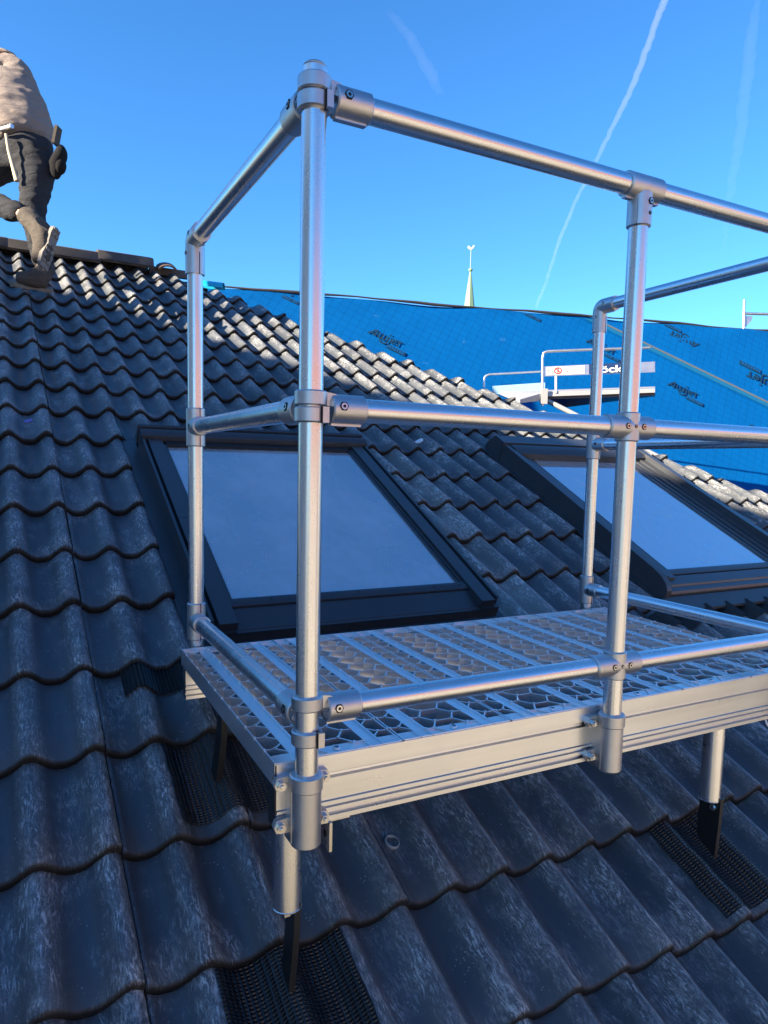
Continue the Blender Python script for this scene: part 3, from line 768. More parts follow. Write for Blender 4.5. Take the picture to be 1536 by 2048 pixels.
# ---- edge beams: ribbed aluminium extrusions
prof = [(0.0, -0.0), (0.0, -0.033), (0.007, -0.035), (0.008, -0.039), (0.007, -0.043), (0.0, -0.045), (0.0015, -0.0455), (0.0015, -0.088), (-0.002, -0.090), (-0.002, -0.095),
        (0.004, -0.097), (0.004, -0.101), (-0.001, -0.103), (-0.001, -0.110), (0.006, -0.1125), (0.006, -0.117), (-0.002, -0.119), (-0.002, -0.128), (0.042, -0.128), (0.042, 0.0)]
def beam(y0, z0, flip):
    sg = -1 if flip else 1
    m = MB().prism([(y0+sg*a, z0+b) for a, b in prof], PX0+0.004, PX0+6*PW-0.004, 'x')
    o = m.build('edge_beam', M_BEAM, plat)
    for x in (PX0+0.0015, PX0+6*PW-0.0035):
        e = MB().prism([(y0+sg*0.003, z0-0.003), (y0+sg*0.003, z0-0.124), (y0+sg*0.040, z0-0.124), (y0+sg*0.040, z0-0.003)], x, x+0.0022, 'x')
        e.build('end_cap', M_BLACK, o)
    return o
beam(0.0300, -0.1062, False)
bo = MB().prism([(PY1-0.042+a, deck_z(PY1)-0.007+b) for a, b in prof], PX0+0.004, PX0+6*PW-0.004, 'x').build('edge_beam', M_BEAM, plat)

# ---- post clamps bolted to the front beam
def clamp(x, zt=-0.122, y=0.0, bolts=((-0.043, -0.018), (-0.043, -0.098), (0.043, -0.018), (0.043, -0.098))):
    m = MB().cyl((x, y, zt-0.132), (x, y, zt), 0.0278, 32, bevel=0.004)
    m.pipe((x, y, zt-0.026), (x, y, zt+0.004), 0.0305, TR+0.0003, 32)
    m.box((x-0.029, y, zt-0.125), (x+0.029, y+0.0335, zt-0.004))
    for dx, dz in bolts:
        s = 1 if dx > 0 else -1
        m.prism([(s*0.015, zt+dz+0.016), (s*0.050, zt+dz+0.012), (s*0.055, zt+dz), (s*0.050, zt+dz-0.012), (s*0.015, zt+dz-0.015)], y+0.018, y+0.0315, 'y', Matrix.Translation((x, 0, 0)))
    f = m.build('post_clamp', M_CAST, plat)
    for dx, dz in bolts:
        p = Vector((x+dx, y+0.018, zt+dz)); d = Vector((0, -1, 0))
        bm_ = MB().cyl(p, p+d*0.002, 0.0105, 20).cyl(p+d*0.002, p+d*0.010, 0.0085, 6).cyl(p+d*0.010, p+d*0.014, 0.0045, 12)
        bm_.build('bolt', M_BOLT, f)
clamp(0.0); clamp(XM, -0.120); clamp(L)
for x in (0.0, L):          # rear posts stand in sockets on the back beam
    MB().pipe((x, D, -0.21), (x, D, -0.10), 0.027, TR+0.0003, 24).box((x-0.025, D-0.045, -0.20), (x+0.025, D-0.022, -0.115)).build('post_clamp', M_CAST, plat)

# ---- legs, roof hooks and a loose angle bracket
def leg(x, y, z0, z1):
    o = MB().cyl((x, y, z1), (x, y, z0), 0.0285, 32, bevel=0.002).pipe((x, y, z1-0.002), (x, y, z1+0.004), 0.0295, 0.02, 32).build('leg', M_TUBE_Z, plat)
    return o
leg(0.004, 0.105, -0.185, -0.437); leg(1.262, 0.105, -0.185, -0.474)
def hook(poly, x, t, bolt=None):
    o = MB().prism(poly, x-t/2, x+t/2, 'x').build('roof_hook', M_BLACK, plat)
    if bolt:
        p = Vector((x-t/2, bolt[0], bolt[1])); MB().cyl(p, p-Vector((0.003, 0, 0)), 0.010, 16).cyl(p-Vector((0.003, 0, 0)), p-Vector((0.009, 0, 0)), 0.0075, 6).build('bolt', M_BOLT, o)
    return o
z_a = roof_pt(0, 0.0).z
hook([(0.082, -0.424), (0.132, -0.424), (0.134, -0.48), (0.156, -0.606), (0.112, -0.632), (0.086, -0.49)], 0.018, 0.013, (0.105, -0.44))
MB().box((-0.006, 0.092, -0.452), (0.006, 0.116, -0.42)).build('hook_lug', M_BOLT, plat)
hook([(0.072, -0.464), (0.136, -0.464), (0.142, -0.54), (0.140, -0.600), (0.080, -0.640), (0.074, -0.53)], 1.272, 0.013, (0.094, -0.495))
hook([(0.545, -0.155), (0.595, -0.155), (0.60, -0.25), (0.665, -0.392), (0.610, -0.40), (0.555, -0.26)], -0.004, 0.015, (0.570, -0.185))
MB().box((-0.02, 0.085, -0.184), (1.30, 0.125, -0.150)).box((-0.012, 0.126, -0.150), (0.020, 0.81, -0.143))  .box((-0.012, 0.126, -0.180), (-0.006, 0.81, -0.150)).build('carrier', M_BLACK, plat)
br = MB().box((0.030, 0.036, -0.2420), (0.106, 0.076, -0.2368)).box((0.0605, 0.030, -0.300), (0.0665, 0.078, -0.2421))
bo = br.build('angle_bracket', M_BOLT, plat)
MB().tube([(1.372, 0.030, -0.236), (1.374, 0.027, -0.246), (1.380, 0.026, -0.254), (1.388, 0.027, -0.258)], 0.0028, 8).build('cable_tie', M_WHITE, plat)
MB().cyl((0.0600, 0.052, -0.272), (0.0595, 0.052, -0.272), 0.007, 14).build('hole_shade', M_DARK, bo)  # black disc on the plate standing in for the hole's shade

# ---------------------------------------------------------------- the steep roof behind, covered in blue membrane
BP = at_depth(470, 580, 8.0)
d_ = ray(1536, 665); BQ = CAM + d_*((BP.z-CAM.z)/d_.z)
BU = (BQ-BP).normalized()
BH = Vector((BU.y, -BU.x, 0));  BH = -BH if BH.y > 0 else BH
BA = R(58); BV = BH*math.cos(BA) - Vector((0, 0, 1))*math.sin(BA); BN = BU.cross(BV); BN = -BN if BN.z < 0 else BN
def bpt(u, v, h=0): return BP + BU*u + BV*v + BN*h
def b_at(px, py):
    d = ray(px, py); t = (BP-CAM).dot(BN)/d.dot(BN); q = CAM + d*t - BP; return q.dot(BU), q.dot(BV)
TA = R(29.0)                                   # the rolls were laid askew to the ridge
TX = BU*math.cos(TA) + BV*math.sin(TA); TY = BU*math.sin(TA) - BV*math.cos(TA)
MEMB = Matrix(((TX.x, TY.x, BN.x, BP.x), (TX.y, TY.y, BN.y, BP.y), (TX.z, TY.z, BN.z, BP.z), (0, 0, 0, 1)))
def membrane_material():
    m, n, l, b = new_mat('blue_roof_membrane'); oc_ = objc(n)
    sp = n.new('ShaderNodeSeparateXYZ'); l.new(oc_, sp.inputs[0])
    def lines(s, step, wd):
        f = mathn(n, l, 'ABSOLUTE', mathn(n, l, 'SUBTRACT', mathn(n, l, 'FRACT', mathn(n, l, 'DIVIDE', s, step)), 0.5))
        return mathn(n, l, 'GREATER_THAN', f, 0.5-wd/step)
    gr = mathn(n, l, 'MAXIMUM', lines(sp.outputs[0], 0.1, 0.0034), lines(sp.outputs[1], 0.1, 0.0034))
    base = mixc(n, l, noise(n, l, oc_, 1.3, 4), (0.0003, 0.064, 0.225), (0.0005, 0.080, 0.265))
    c1 = mixc(n, l, mathn(n, l, 'MULTIPLY', gr, 0.38), base, (0.0, 0.02, 0.09))
    sk = ramp(n, l, noise(n, l, oc_, 5.5, 2, 0.4), [(0.745, 0.0), (0.76, 0.8)])
    l.new(mixc(n, l, mathn(n, l, 'MULTIPLY', sk, 0.04), c1, (0.25, 0.5, 0.8)), b.inputs['Base Color'])
    b.inputs['Roughness'].default_value = 0.6; b.inputs['Specular IOR Level'].default_value = 0.05
    bump(n, l, mathn(n, l, 'ADD', noise(n, l, oc_, 90, 3), mathn(n, l, 'MULTIPLY', noise(n, l, oc_, 2.2, 3), 6.0)), 0.35, 0.006, b)
    return m
M_MEMB = membrane_material()
M_PRINT = plain('dark_print', (0.002, 0.022, 0.05), 0.5)
M_PRINTBLUE = plain('reversed_print', (0.0006, 0.062, 0.21), 0.5)
M_TAPE = plain('grey_lap_tape', (0.075, 0.09, 0.095), 0.5, 0, 0.2, 30)
M_TEAL = plain('teal_lap_edge', (0.002, 0.085, 0.19), 0.5)
M_EDGE = plain('dark_ridge_edge', (0.035, 0.03, 0.028), 0.7)
bl = thing('membrane_roof', 'steep roof covered in bright blue printed membrane behind the tiled hip', 'roof', MEMB.copy())
# lap line between the two rolls, in the membrane's own frame (x along the roll, y across it)
def m_at(px, py):
    u, v = b_at(px, py); q = MEMB.inverted() @ bpt(u, v); return q.x, q.y
l0 = m_at(1286, 676); l1 = m_at(1536, 817); YL = (l0[1]+l1[1])/2
def sheet(name, poly_uv, y_lo, y_hi, h, seed):
    """a roll clipped to the roof plane's outline, finely divided and gently rippled towards the ridge"""
    bm = bmesh.new()
    nu, nv = 90, 30
    U0, U1, V0, V1 = poly_uv
    grid = []
    for j in range(nv+1):
        row = []
        for i in range(nu+1):
            u = U0+(U1-U0)*i/nu; v = V0+(V1-V0)*(j/nv)**1.5
            k = math.exp(-v/0.16)
            rip = 0.022*k*(math.sin(u*2.1+seed)+0.7*math.sin(u*4.7+2.0*v*9)) + 0.004*math.sin(u*1.3+v*2)
            if u > 4.6: rip += 0.018*math.exp(-((v-0.20-0.05*(u-5.3))/0.07)**2)*math.exp(-((u-5.6)/0.8)**2)
            p = MEMB.inverted() @ bpt(u, v, h+rip*0.6)
            row.append(bm.verts.new(p))
        grid.append(row)
    for j in range(nv):
        for i in range(nu): bm.faces.new((grid[j][i], grid[j][i+1], grid[j+1][i+1], grid[j+1][i]))
    for yy, sgn in ((y_lo, -1), (y_hi, 1)):
        if yy is not None:
            bmesh.ops.bisect_plane(bm, geom=bm.verts[:]+bm.edges[:]+bm.faces[:], plane_co=(0, yy, 0), plane_no=(0, sgn, 0), clear_outer=True)
    for f_ in bm.faces: f_.smooth = True
    bmesh.ops.recalc_face_normals(bm, faces=bm.faces)
    me = bpy.data.meshes.new(name); bm.to_mesh(me); bm.free(); me.materials.append(M_MEMB)
    o = bpy.data.objects.new(name, me); C.objects.link(o); o.parent = bl; return o
sheet('membrane_sheet', (-1.6, 13.0, -0.01, 5.2), None, YL+0.012, 0.0, 0.3)
sheet('membrane_sheet', (-1.6, 13.0, -0.01, 5.2), YL-0.10, None, 0.006, 0.3)
# what carries it: a solid roof body
body = MB(); bk = -BH
back = [bpt(-1.6, 0, -0.03), bpt(13, 0, -0.03), bpt(13, 5.2, -0.03), bpt(-1.6, 5.2, -0.03)]
rear = [p + bk*(2*5.2*math.cos(BA)) for p in (back[3], back[2])]
body.add(back+rear, [(0, 1, 2, 3), (0, 4, 5, 1), (3, 2, 5, 4), (0, 3, 4), (1, 5, 2)])
body.build('roof_deck', M_UNDER, bl)
def clip_v(o):
    bm = bmesh.new(); bm.from_mesh(o.data); I = MEMB.inverted()
    bmesh.ops.bisect_plane(bm, geom=bm.verts[:]+bm.edges[:]+bm.faces[:], plane_co=I @ bpt(0, 0.02), plane_no=-(I.to_3x3() @ BV), clear_outer=True)
    if bm.faces: bm.to_mesh(o.data); bm.free()
    else: bm.free(); bpy.data.objects.remove(o)
lt = MB(); xs0, xs1 = -1.0, 12.0
MI = MEMB
lt.box((xs0, YL-0.012, 0.0105), (xs1, YL+0.020, 0.0125), MI); clip_v(lt.build('lap_tape', M_TAPE, bl))
lt = MB().box((xs0, YL-0.075, 0.0100), (xs1, YL-0.013, 0.0108), MI); clip_v(lt.build('lap_edge', M_TEAL, bl))
ed = MB()
pp_ = []
for i in range(60):
    u = -1.5+14.3*i/59; pp_.append(bpt(u, -0.018+0.006*math.sin(u*3.1)+0.004*math.sin(u*8.3), 0.018+0.008*math.sin(u*1.7)))
ed.tube(pp_, 0.026, 8, [0.014+0.005*math.sin(i*0.9) for i in range(60)]); ed.build('ridge_fold', M_EDGE, bl)

# ---- printed lettering: drawn with strokes
def stroke(m, pts, wd, M, h=0.0):
    pts = [Vector((p[0], p[1], 0)) for p in pts]; n = len(pts); Lf = []; Rg = []
    for i, p in enumerate(pts):
        a = pts[max(i-1, 0)]; b = pts[min(i+1, n-1)]; t = (b-a).normalized(); q = Vector((-t.y, t.x, 0))*wd/2
        e = t*(wd*0.0); Lf.append(p+q+e); Rg.append(p-q+e)
    vs_ = [M @ (p+Vector((0, 0, h))) for p in Lf+Rg]
    m.add(vs_, [(i, i+1, n+i+1, n+i) for i in range(n-1)])
def arc(cx, cy, rx, ry, a0, a1, n=9): return [(cx+rx*math.cos(R(a0+(a1-a0)*i/n)), cy+ry*math.sin(R(a0+(a1-a0)*i/n))) for i in range(n+1)]
def logo(M, h0, wid):
    """the two-line product mark, about 4.4 units wide, scaled to wid"""
    k = wid/4.3; T = M @ Matrix.Diagonal((k, k, k, 1)); m = MB(); w_ = 0.22
    # A
    stroke(m, [(-0.12, 0.02), (0.62, 0.98), (0.80, 0.98)], w_, T); stroke(m, [(0.78, 1.05), (0.70, 0.0)], w_, T, h0/k*0.02); stroke(m, [(0.25, 0.30), (0.70, 0.30)], w_*0.8, T, h0/k*0.04)
    # w drawn like two joined u
    stroke(m, [(1.12, 0.95), (1.12, 0.35)] + arc(1.36, 0.30, 0.24, 0.22, 180, 360, 8) + [(1.60, 0.95)], w_*0.92, T, h0/k*0.06)
    stroke(m, [(1.60, 0.35)] + arc(1.84, 0.30, 0.24, 0.22, 180, 360, 8) + [(2.08, 0.95)], w_*0.92, T, h0/k*0.08)
    # j with a long hook
    stroke(m, [(2.44, 0.95), (2.44, -0.05)] + arc(1.94, -0.05, 0.50, 0.38, 0, -165, 10), w_*0.92, T, h0/k*0.10)
    stroke(m, [(2.42, 1.14), (2.48, 1.36)], w_*1.0, T, h0/k*0.12)
    # e
    stroke(m, [(2.76, 0.46), (3.24, 0.50)] + arc(3.02, 0.48, 0.28, 0.36, 10, 320, 14), w_*0.80, T, h0/k*0.14)
    # T
    stroke(m, [(3.34, 0.90), (4.12, 0.90)], w_*0.85, T, h0/k*0.16); stroke(m, [(3.72, 0.92), (3.72, 0.05)], w_*0.95, T, h0/k*0.18)
    clip_v(m.build('lettering', M_PRINT, bl))
    bx = MB(); bx.add([T @ Vector(p) for p in ((2.62, -0.82, 0), (5.05, -0.82, 0), (5.05, -0.25, 0), (2.62, -0.25, 0))], [(0, 1, 2, 3)])
    clip_v(bx.build('lettering_box', M_PRINT, bl))
    cu = bpy.data.curves.new('lettering', 'FONT'); cu.body = 'MASTER'; cu.size = 0.56; cu.space_character = 1.02; cu.offset = 0.012; cu.resolution_u = 3
    tmp = bpy.data.objects.new('t', cu); C.objects.link(tmp)
    dg = bpy.context.evaluated_depsgraph_get(); me = bpy.data.meshes.new_from_object(tmp.evaluated_get(dg)); bpy.data.objects.remove(tmp)
    xs_ = [v.co.x for v in me.vertices]; sc_ = 2.20/(max(xs_)-min(xs_))
    me.transform(Matrix.Translation((2.73, -0.735, 0.012/k*0.25)) @ Matrix.Diagonal((sc_, 1.0, 1, 1)) @ Matrix.Translation((-min(xs_), 0, 0)))
    me.transform(MEMB.inverted() @ T); me.materials.clear(); me.materials.append(M_PRINTBLUE)
    q = bpy.data.objects.new('lettering', me); C.objects.link(q); q.parent = bl; clip_v(q)
def put_logo(px, py, px2, py2, flip=False, h=0.0125):
    """start and end of the word's base line"""
    x0, y0 = m_at(px, py); x1, y1 = m_at(px2, py2); wid = math.hypot(x1-x0, y1-y0)
    M = MEMB @ Matrix.Translation((x0, y0, h)) @ Matrix.Rotation(math.pi if flip else 0, 4, 'Z')
    logo(M, 0.002, wid)
put_logo(737, 668, 802, 699); put_logo(1336, 772, 1396, 799); put_logo(1172, 686, 1230, 714, False)
put_logo(1396, 688, 1336, 662, True, 0.016); put_logo(1565, 775, 1490, 736, True, 0.016); put_logo(1492, 858, 1552, 886)
put_logo(1016, 606, 1074, 630); put_logo(534, 572, 592, 596)

# blue roll-end standing up past our ridge
tk = MB(); c0 = at_depth(428, 572, 6.5); W = Matrix.Translation(c0) @ Matrix.Rotation(-YAW, 4, 'Z')
vs_ = []
for i in range(9):
    a = R(-10+25*i); vs_ += [W @ Vector((-0.11, 0.05*math.cos(a), 0.05*math.sin(a))), W @ Vector((0.09, 0.05*math.cos(a)+0.01, 0.047*math.sin(a)-0.015))]
tk.add(vs_, [(2*i, 2*i+1, 2*i+3, 2*i+2) for i in range(8)], True)
M_TEALFILM = plain('turquoise_film', (0.01, 0.38, 0.60), 0.35)
tag(tk.build('membrane_offcut', M_TEALFILM), 'curled turquoise membrane offcut at the end of the ridge', 'membrane')

# ---------------------------------------------------------------- church steeple far behind
SD = 70.0
tip = at_depth(941, 541, SD); bs = at_depth(938.5, 624, SD)
st = thing('church_steeple', 'pale green copper church spire with a weathercock rising behind the blue roof', 'steeple', None, (bs.x, bs.y, -7.2))
M_COPPER = plain('green_copper', (0.16, 0.25, 0.155), 0.7, 0, 0.12, 1.5); M_GILT = plain('pale_gilding', (0.42, 0.45, 0.36), 0.4)
sp_ = MB(); n = 8; r0 = 11.5*SD/FOC; hgt = tip.z-bs.z
zb = bs.z-4.0; rb = r0*(1+4.0/hgt*0.92)
for zz0, rr0, zz1, rr1 in ((zb, rb, tip.z, 0.075),):
    vs_ = [Vector((bs.x+rr0*math.cos(2*math.pi*(i+0.3)/n), bs.y+rr0*math.sin(2*math.pi*(i+0.3)/n), zz0)) for i in range(n)] + [Vector((tip.x+rr1*math.cos(2*math.pi*(i+0.3)/n), tip.y+rr1*math.sin(2*math.pi*(i+0.3)/n), zz1)) for i in range(n)]
    sp_.add(vs_, [(i, (i+1) % n, n+(i+1) % n, n+i) for i in range(n)])
sp_.build('spire', M_COPPER, st)
MB().box((bs.x-2.2, bs.y-2.2, -7.2), (bs.x+2.2, bs.y+2.2, zb+0.01)).build('tower', M_PLASTER2, st)
MB().sphere((tip.x, tip.y, tip.z+0.05), 0.22, 12, 8, (1, 1, 0.8)).build('ball', M_COPPER, st)
ctop = at_depth(942, 500, SD)
MB().cyl((tip.x, tip.y, tip.z), (tip.x, tip.y, ctop.z), 0.055, 8).build('rod', M_COPPER, st)
ck = MB(); W = Matrix.Translation((tip.x, tip.y, ctop.z)) @ Matrix.Rotation(-YAW-R(10), 4, 'Z')
cock = [(-0.32, 0.10), (-0.20, 0.02), (-0.05, -0.02), (0.10, 0.02), (0.22, 0.14), (0.26, 0.26), (0.34, 0.30), (0.25, 0.40), (0.16, 0.34), (0.10, 0.18), (-0.06, 0.16), (-0.18, 0.30), (-0.30, 0.36), (-0.36, 0.24)]
ck.prism(cock, -0.04, 0.04, 'y', W); ck.build('weathercock', M_GILT, st)

# ---------------------------------------------------------------- inclined roofing lift behind the hip
LD = 6.35
def lp(px, py, dd=0.0): return at_depth(px, py, LD+dd)
M_GALV = metal('galvanised_steel', (0.70, 0.71, 0.72), 0.45, (20, 20, 20), 0.15)
M_ALPLATE = plain('pale_aluminium_sheet', (0.36, 0.37, 0.37), 0.4, 0.3, 0.1, 8)
M_NAVY = plain('navy_sign', (0.010, 0.030, 0.10), 0.35)
M_SIGNW = plain('white_sign', (0.50, 0.50, 0.49), 0.4, 0, 0.03)
M_RED = plain('red_print', (0.60, 0.02, 0.02), 0.5); M_INK = plain('grey_ink', (0.12, 0.12, 0.13), 0.6)
lift = thing('roof_lift', 'silver roofing lift carriage with warning and name boards beside the tiled hip', 'lift', None, tuple(lp(1090, 812)))
# near side frame
F = [lp(1085, 812), lp(1085, 716), lp(1087, 706), lp(1094, 703), lp(1110, 702), lp(1170, 699.5), lp(1300, 695)]
MB().tube(F, 0.0115, 12).build('guard_frame', M_GALV, lift)
MB().tube([lp(968, 775, 0.9), lp(968, 758, 0.9), lp(971, 752, 0.9), lp(978, 749, 0.9), lp(1040, 745.5, 0.9), lp(1086, 743, 0.9), lp(1300, 733, 0.9)], 0.011, 10).build('guard_frame', M_GALV, lift)
MB().cyl(lp(1112, 752), lp(1112, 786), 0.012, 10).build('guard_post', M_ALPLATE, lift)
MB().box((-0.03, -0.02, 0), (0.03, 0.02, 0.135), Matrix.Translation(lp(1087, 808)) @ Matrix.Rotation(-YAW, 4, 'Z')).build('corner_post', M_ALPLATE, lift)
def quad_board(p00, p10, p11, p01, t, name, mat, parent):
    n_ = (p10-p00).cross(p01-p00).normalized(); n_ = n_ if n_.dot(CAM-p00) > 0 else -n_
    q = [p00, p10, p11, p01]; m = MB().add([p for p in q]+[p-n_*t for p in q], [(0, 1, 2, 3), (7, 6, 5, 4), (0, 4, 5, 1), (1, 5, 6, 2), (2, 6, 7, 3), (3, 7, 4, 0)])
    return m.build(name, mat, parent), n_
b1, bn = quad_board(lp(1088, 752.5), lp(1310, 744), lp(1310, 723), lp(1088, 733), 0.006, 'board', M_GALV, lift)
def on_board(fx, fy, off): # fraction across the board, offset towards the viewer
    p = lp(1088+(1310-1088)*fx, (752.5+(744-752.5)*fx)*(1-fy) + (733+(723-733)*fx)*fy); return p + bn*off
def decal(fx0, fx1, fy0, fy1, off, name, mat, parent):
    return MB().add([on_board(fx0, fy0, off), on_board(fx1, fy0, off), on_board(fx1, fy1, off), on_board(fx0, fy1, off)], [(0, 1, 2, 3)]).build(name, mat, parent)
sg = decal(0.02, 0.365, 0.08, 0.92, 0.003, 'warning_sign', M_SIGNW, lift)
for i in range(7): decal(0.245, 0.245+random.uniform(0.08, 0.105), 0.18+i*0.095, 0.205+i*0.095, 0.0042, 'small_print', M_INK, sg)
def bstroke(pts, wd, mat, name, off=0.0046):
    m = MB(); q = [on_board(a, b, off) for a, b in pts]
    for a, b in zip(q[:-1], q[1:]):
        t = (b-a).normalized(); s_ = bn.cross(t)*wd/2; m.add([a-s_, b-s_, b+s_, a+s_], [(0, 1, 2, 3)])
    return m.build(name, mat, sg)
ar = 222*0.9/21.0
ring = [(0.125+0.031*math.cos(R(a)), 0.5+0.031*ar*math.sin(R(a))) for a in range(0, 361, 20)]
bstroke(ring, 0.010, M_RED, 'prohibition_ring'); bstroke([(0.104, 0.70), (0.146, 0.30)], 0.008, M_RED, 'prohibition_bar', 0.0052)
bstroke([(0.125, 0.72), (0.128, 0.55), (0.118, 0.32)], 0.012, M_INK, 'figure', 0.0049); bstroke([(0.128, 0.55), (0.140, 0.40)], 0.007, M_INK, 'figure', 0.0050)
bstroke([(0.040, 0.70), (0.036, 0.52), (0.044, 0.45), (0.038, 0.25)], 0.006, M_INK, 'figure'); bstroke([(0.055, 0.48), (0.085, 0.48)], 0.004, M_INK, 'figure'); bstroke([(0.065, 0.30), (0.092, 0.30)], 0.008, M_INK, 'figure')
bstroke([(0.178, 0.75), (0.186, 0.72)], 0.008, M_INK, 'figure'); bstroke([(0.185, 0.42), (0.212, 0.44), (0.205, 0.25)], 0.005, M_INK, 'figure'); bstroke([(0.225, 0.40), (0.232, 0.42)], 0.009, M_INK, 'figure')
nb = decal(0.405, 0.86, 0.02, 1.04, 0.003, 'name_board', M_NAVY, lift)
cu = bpy.data.curves.new('lettering', 'FONT'); cu.body = 'B\u00f6cker'; cu.size = 1.0; cu.offset = 0.028; cu.resolution_u = 4
tmp = bpy.data.objects.new('t', cu); C.objects.link(tmp)
dg = bpy.context.evaluated_depsgraph_get(); me = bpy.data.meshes.new_from_object(tmp.evaluated_get(dg)); bpy.data.objects.remove(tmp)
xs_ = [v.co.x for v in me.vertices]; x0_, x1_ = min(xs_), max(xs_)
for v in me.vertices:
    fx = 0.435+(v.co.x-x0_)/(x1_-x0_)*0.39; fy = 0.14+v.co.y*0.95; v.co = on_board(fx, fy, 0.0045)
me.materials.clear(); me.materials.append(M_SIGNW)
me.transform(lift.matrix_basis.inverted() @ Matrix.Identity(4))
q = bpy.data.objects.new('lettering', me); C.objects.link(q); q.parent = lift
# carriage floor
quad_board(lp(1088, 793), lp(1310, 785), lp(1310, 777), lp(1088, 783), 0.03, 'floor_edge', M_ALPLATE, lift)
fl = MB(); A_ = [lp(1040, 799, -0.15), lp(1088, 785, 0), lp(1310, 777, 0), lp(1310, 773, 0.9), lp(1000, 783, 0.9)]
fl.add(A_+[p+Vector((0, 0, -0.03)) for p in A_], [(0, 1, 2, 3, 4), (9, 8, 7, 6, 5)]+[(i, (i+1) % 5, 5+(i+1) % 5, 5+i) for i in range(5)]); fl.build('floor_plate', M_ALPLATE, lift)
quad_board(lp(985, 789, 0.9), lp(1090, 783, 0.9), lp(1090, 765, 0.9), lp(985, 772, 0.9), 0.01, 'rear_board', plain('blue_grey_plate', (0.20, 0.36, 0.50), 0.5), lift)
und = MB(); A_ = [lp(1090, 794, 0.02), lp(1310, 786, 0.02), lp(1310, 789, 0.5), lp(1120, 812, 0.5)]
und.add(A_+[p+Vector((0, 0, -0.02)) for p in A_], [(0, 1, 2, 3), (7, 6, 5, 4)]+[(i, (i+1) % 4, 4+(i+1) % 4, 4+i) for i in range(4)]); und.build('floor_frame', M_BLACK, lift)
for dd in (0.0, 0.55):
    a_ = lp(1088, 798, dd+0.05); b_ = lp(1250, 880, dd-0.1)
    MB().tube([a_, b_, b_+(b_-a_)*3.0], 0.022, 8).build('ladder_rail', M_ALPLATE, lift)

# ---------------------------------------------------------------- scaffold frame showing over the blue roof
sc_p = at_depth(1487, 668, 11.5)
sf = thing('scaffold_frame', 'galvanised scaffold upright and ledger standing behind the blue roof', 'scaffold', None, tuple(sc_p))
def sp3(px, py): return at_depth(px, py, 11.5)
MB().cyl(sp3(1486, 720), sp3(1488, 622), 0.026, 12).cyl(sp3(1488, 624), sp3(1488.5, 600), 0.019, 12).build('standard', M_GALV, sf)
MB().cyl(sp3(1489, 627), sp3(1600, 630), 0.022, 12).build('ledger', M_GALV, sf)
g1 = [sp3(1490, 632), sp3(1505, 632), sp3(1504, 640), sp3(1492, 654), sp3(1490, 654)]
MB().add(g1+[p+fw*0.012 for p in g1], [(0, 1, 2, 3, 4), (9, 8, 7, 6, 5)]+[(i, (i+1) % 5, 5+(i+1) % 5, 5+i) for i in range(5)]).build('gusset', M_GALV, sf)

# ---------------------------------------------------------------- contrails high in the sky
def vol_mat(name, dens):
    m = bpy.data.materials.new(name); m.use_nodes = True; n = m.node_tree.nodes; l = m.node_tree.links
    n.remove(n['Principled BSDF']); v = n.new('ShaderNodeVolumePrincipled'); v.inputs['Density'].default_value = dens
    v.inputs['Color'].default_value = (0.97, 0.98, 1, 1); v.inputs['Anisotropy'].default_value = 0.2
    l.new(v.outputs[0], n['Material Output'].inputs['Volume']); return m
def contrail(pts, wid, dens, label, seed):
    rnd = random.Random(seed); DD = 4200.0; P_ = []; rad = []
    for i in range(len(pts)-1):
        (x0, y0), (x1, y1) = pts[i], pts[i+1]; w0, w1 = wid[i], wid[i+1]; n_ = 14
        for k in range(n_+(i == len(pts)-2)):
            t = k/n_; P_.append(at_depth(x0+(x1-x0)*t+rnd.uniform(-.12, .12)*w0, y0+(y1-y0)*t, DD)); rad.append((w0+(w1-w0)*t)*0.5*DD/FOC*rnd.uniform(0.9, 1.08))
    o = MB().tube(P_, 1, 10, rad).build('contrail', vol_mat('ice_cloud', dens))
    return tag(o, label, 'contrail')
contrail([(1345, -40), (1318, 30), (1262, 180), (1190, 325)], [16, 15, 13, 9], 0.0042, 'bright upper stretch of the white contrail crossing behind the top rail', 1)
contrail([(1188, 329), (1150, 405), (1118, 482), (1090, 570), (1072, 616)], [9, 8, 8, 7, 7], 0.0052, 'thin lower stretch of white contrail running down towards the blue roof', 2)
contrail([(775, 20), (820, 75), (862, 150), (880, 190)], [14, 22, 26, 12], 0.0004, 'faint wispy vapour streak above the long top rail', 3)
contrail([(1520, -30), (1500, 90), (1482, 260), (1455, 420), (1448, 500)], [10, 26, 24, 14, 8], 0.00045, 'faint broad vapour streak near the right edge of the sky', 4)

# ---------------------------------------------------------------- the roofer kneeling at the ridge
def cloth(name, col, var=0.25, sc=9, bmp=0.6):
    m, n, l, b = new_mat(name); p = pos(n)
    f = noise(n, l, p, sc, 5, 0.65)
    l.new(mixc(n, l, f, tuple(c*(1-var) for c in col), tuple(c*(1+var) for c in col)), b.inputs['Base Color'])
    b.inputs['Roughness'].default_value = 0.9; b.inputs['Specular IOR Level'].default_value = 0.15
    wr = noise(n, l, mapping(n, l, p, (9, 9, 26), (0.5, 0.3, 0.2)), 1.0, 4, 0.6, 1.2)
    bump(n, l, mathn(n, l, 'ADD', mathn(n, l, 'MULTIPLY', wr, 3.0), noise(n, l, p, 300, 2)), bmp, 0.012, b)
    return m
M_SWEAT = cloth('taupe_sweater', (0.23, 0.195, 0.175)); M_TROU = cloth('charcoal_trousers', (0.032, 0.034, 0.040), 0.35)
M_BOOT = cloth('dusty_brown_leather', (0.085, 0.075, 0.065), 0.4, 22); M_SOLE = plain('dusty_rubber', (0.17, 0.16, 0.14), 0.8, 0, 0.4, 30)
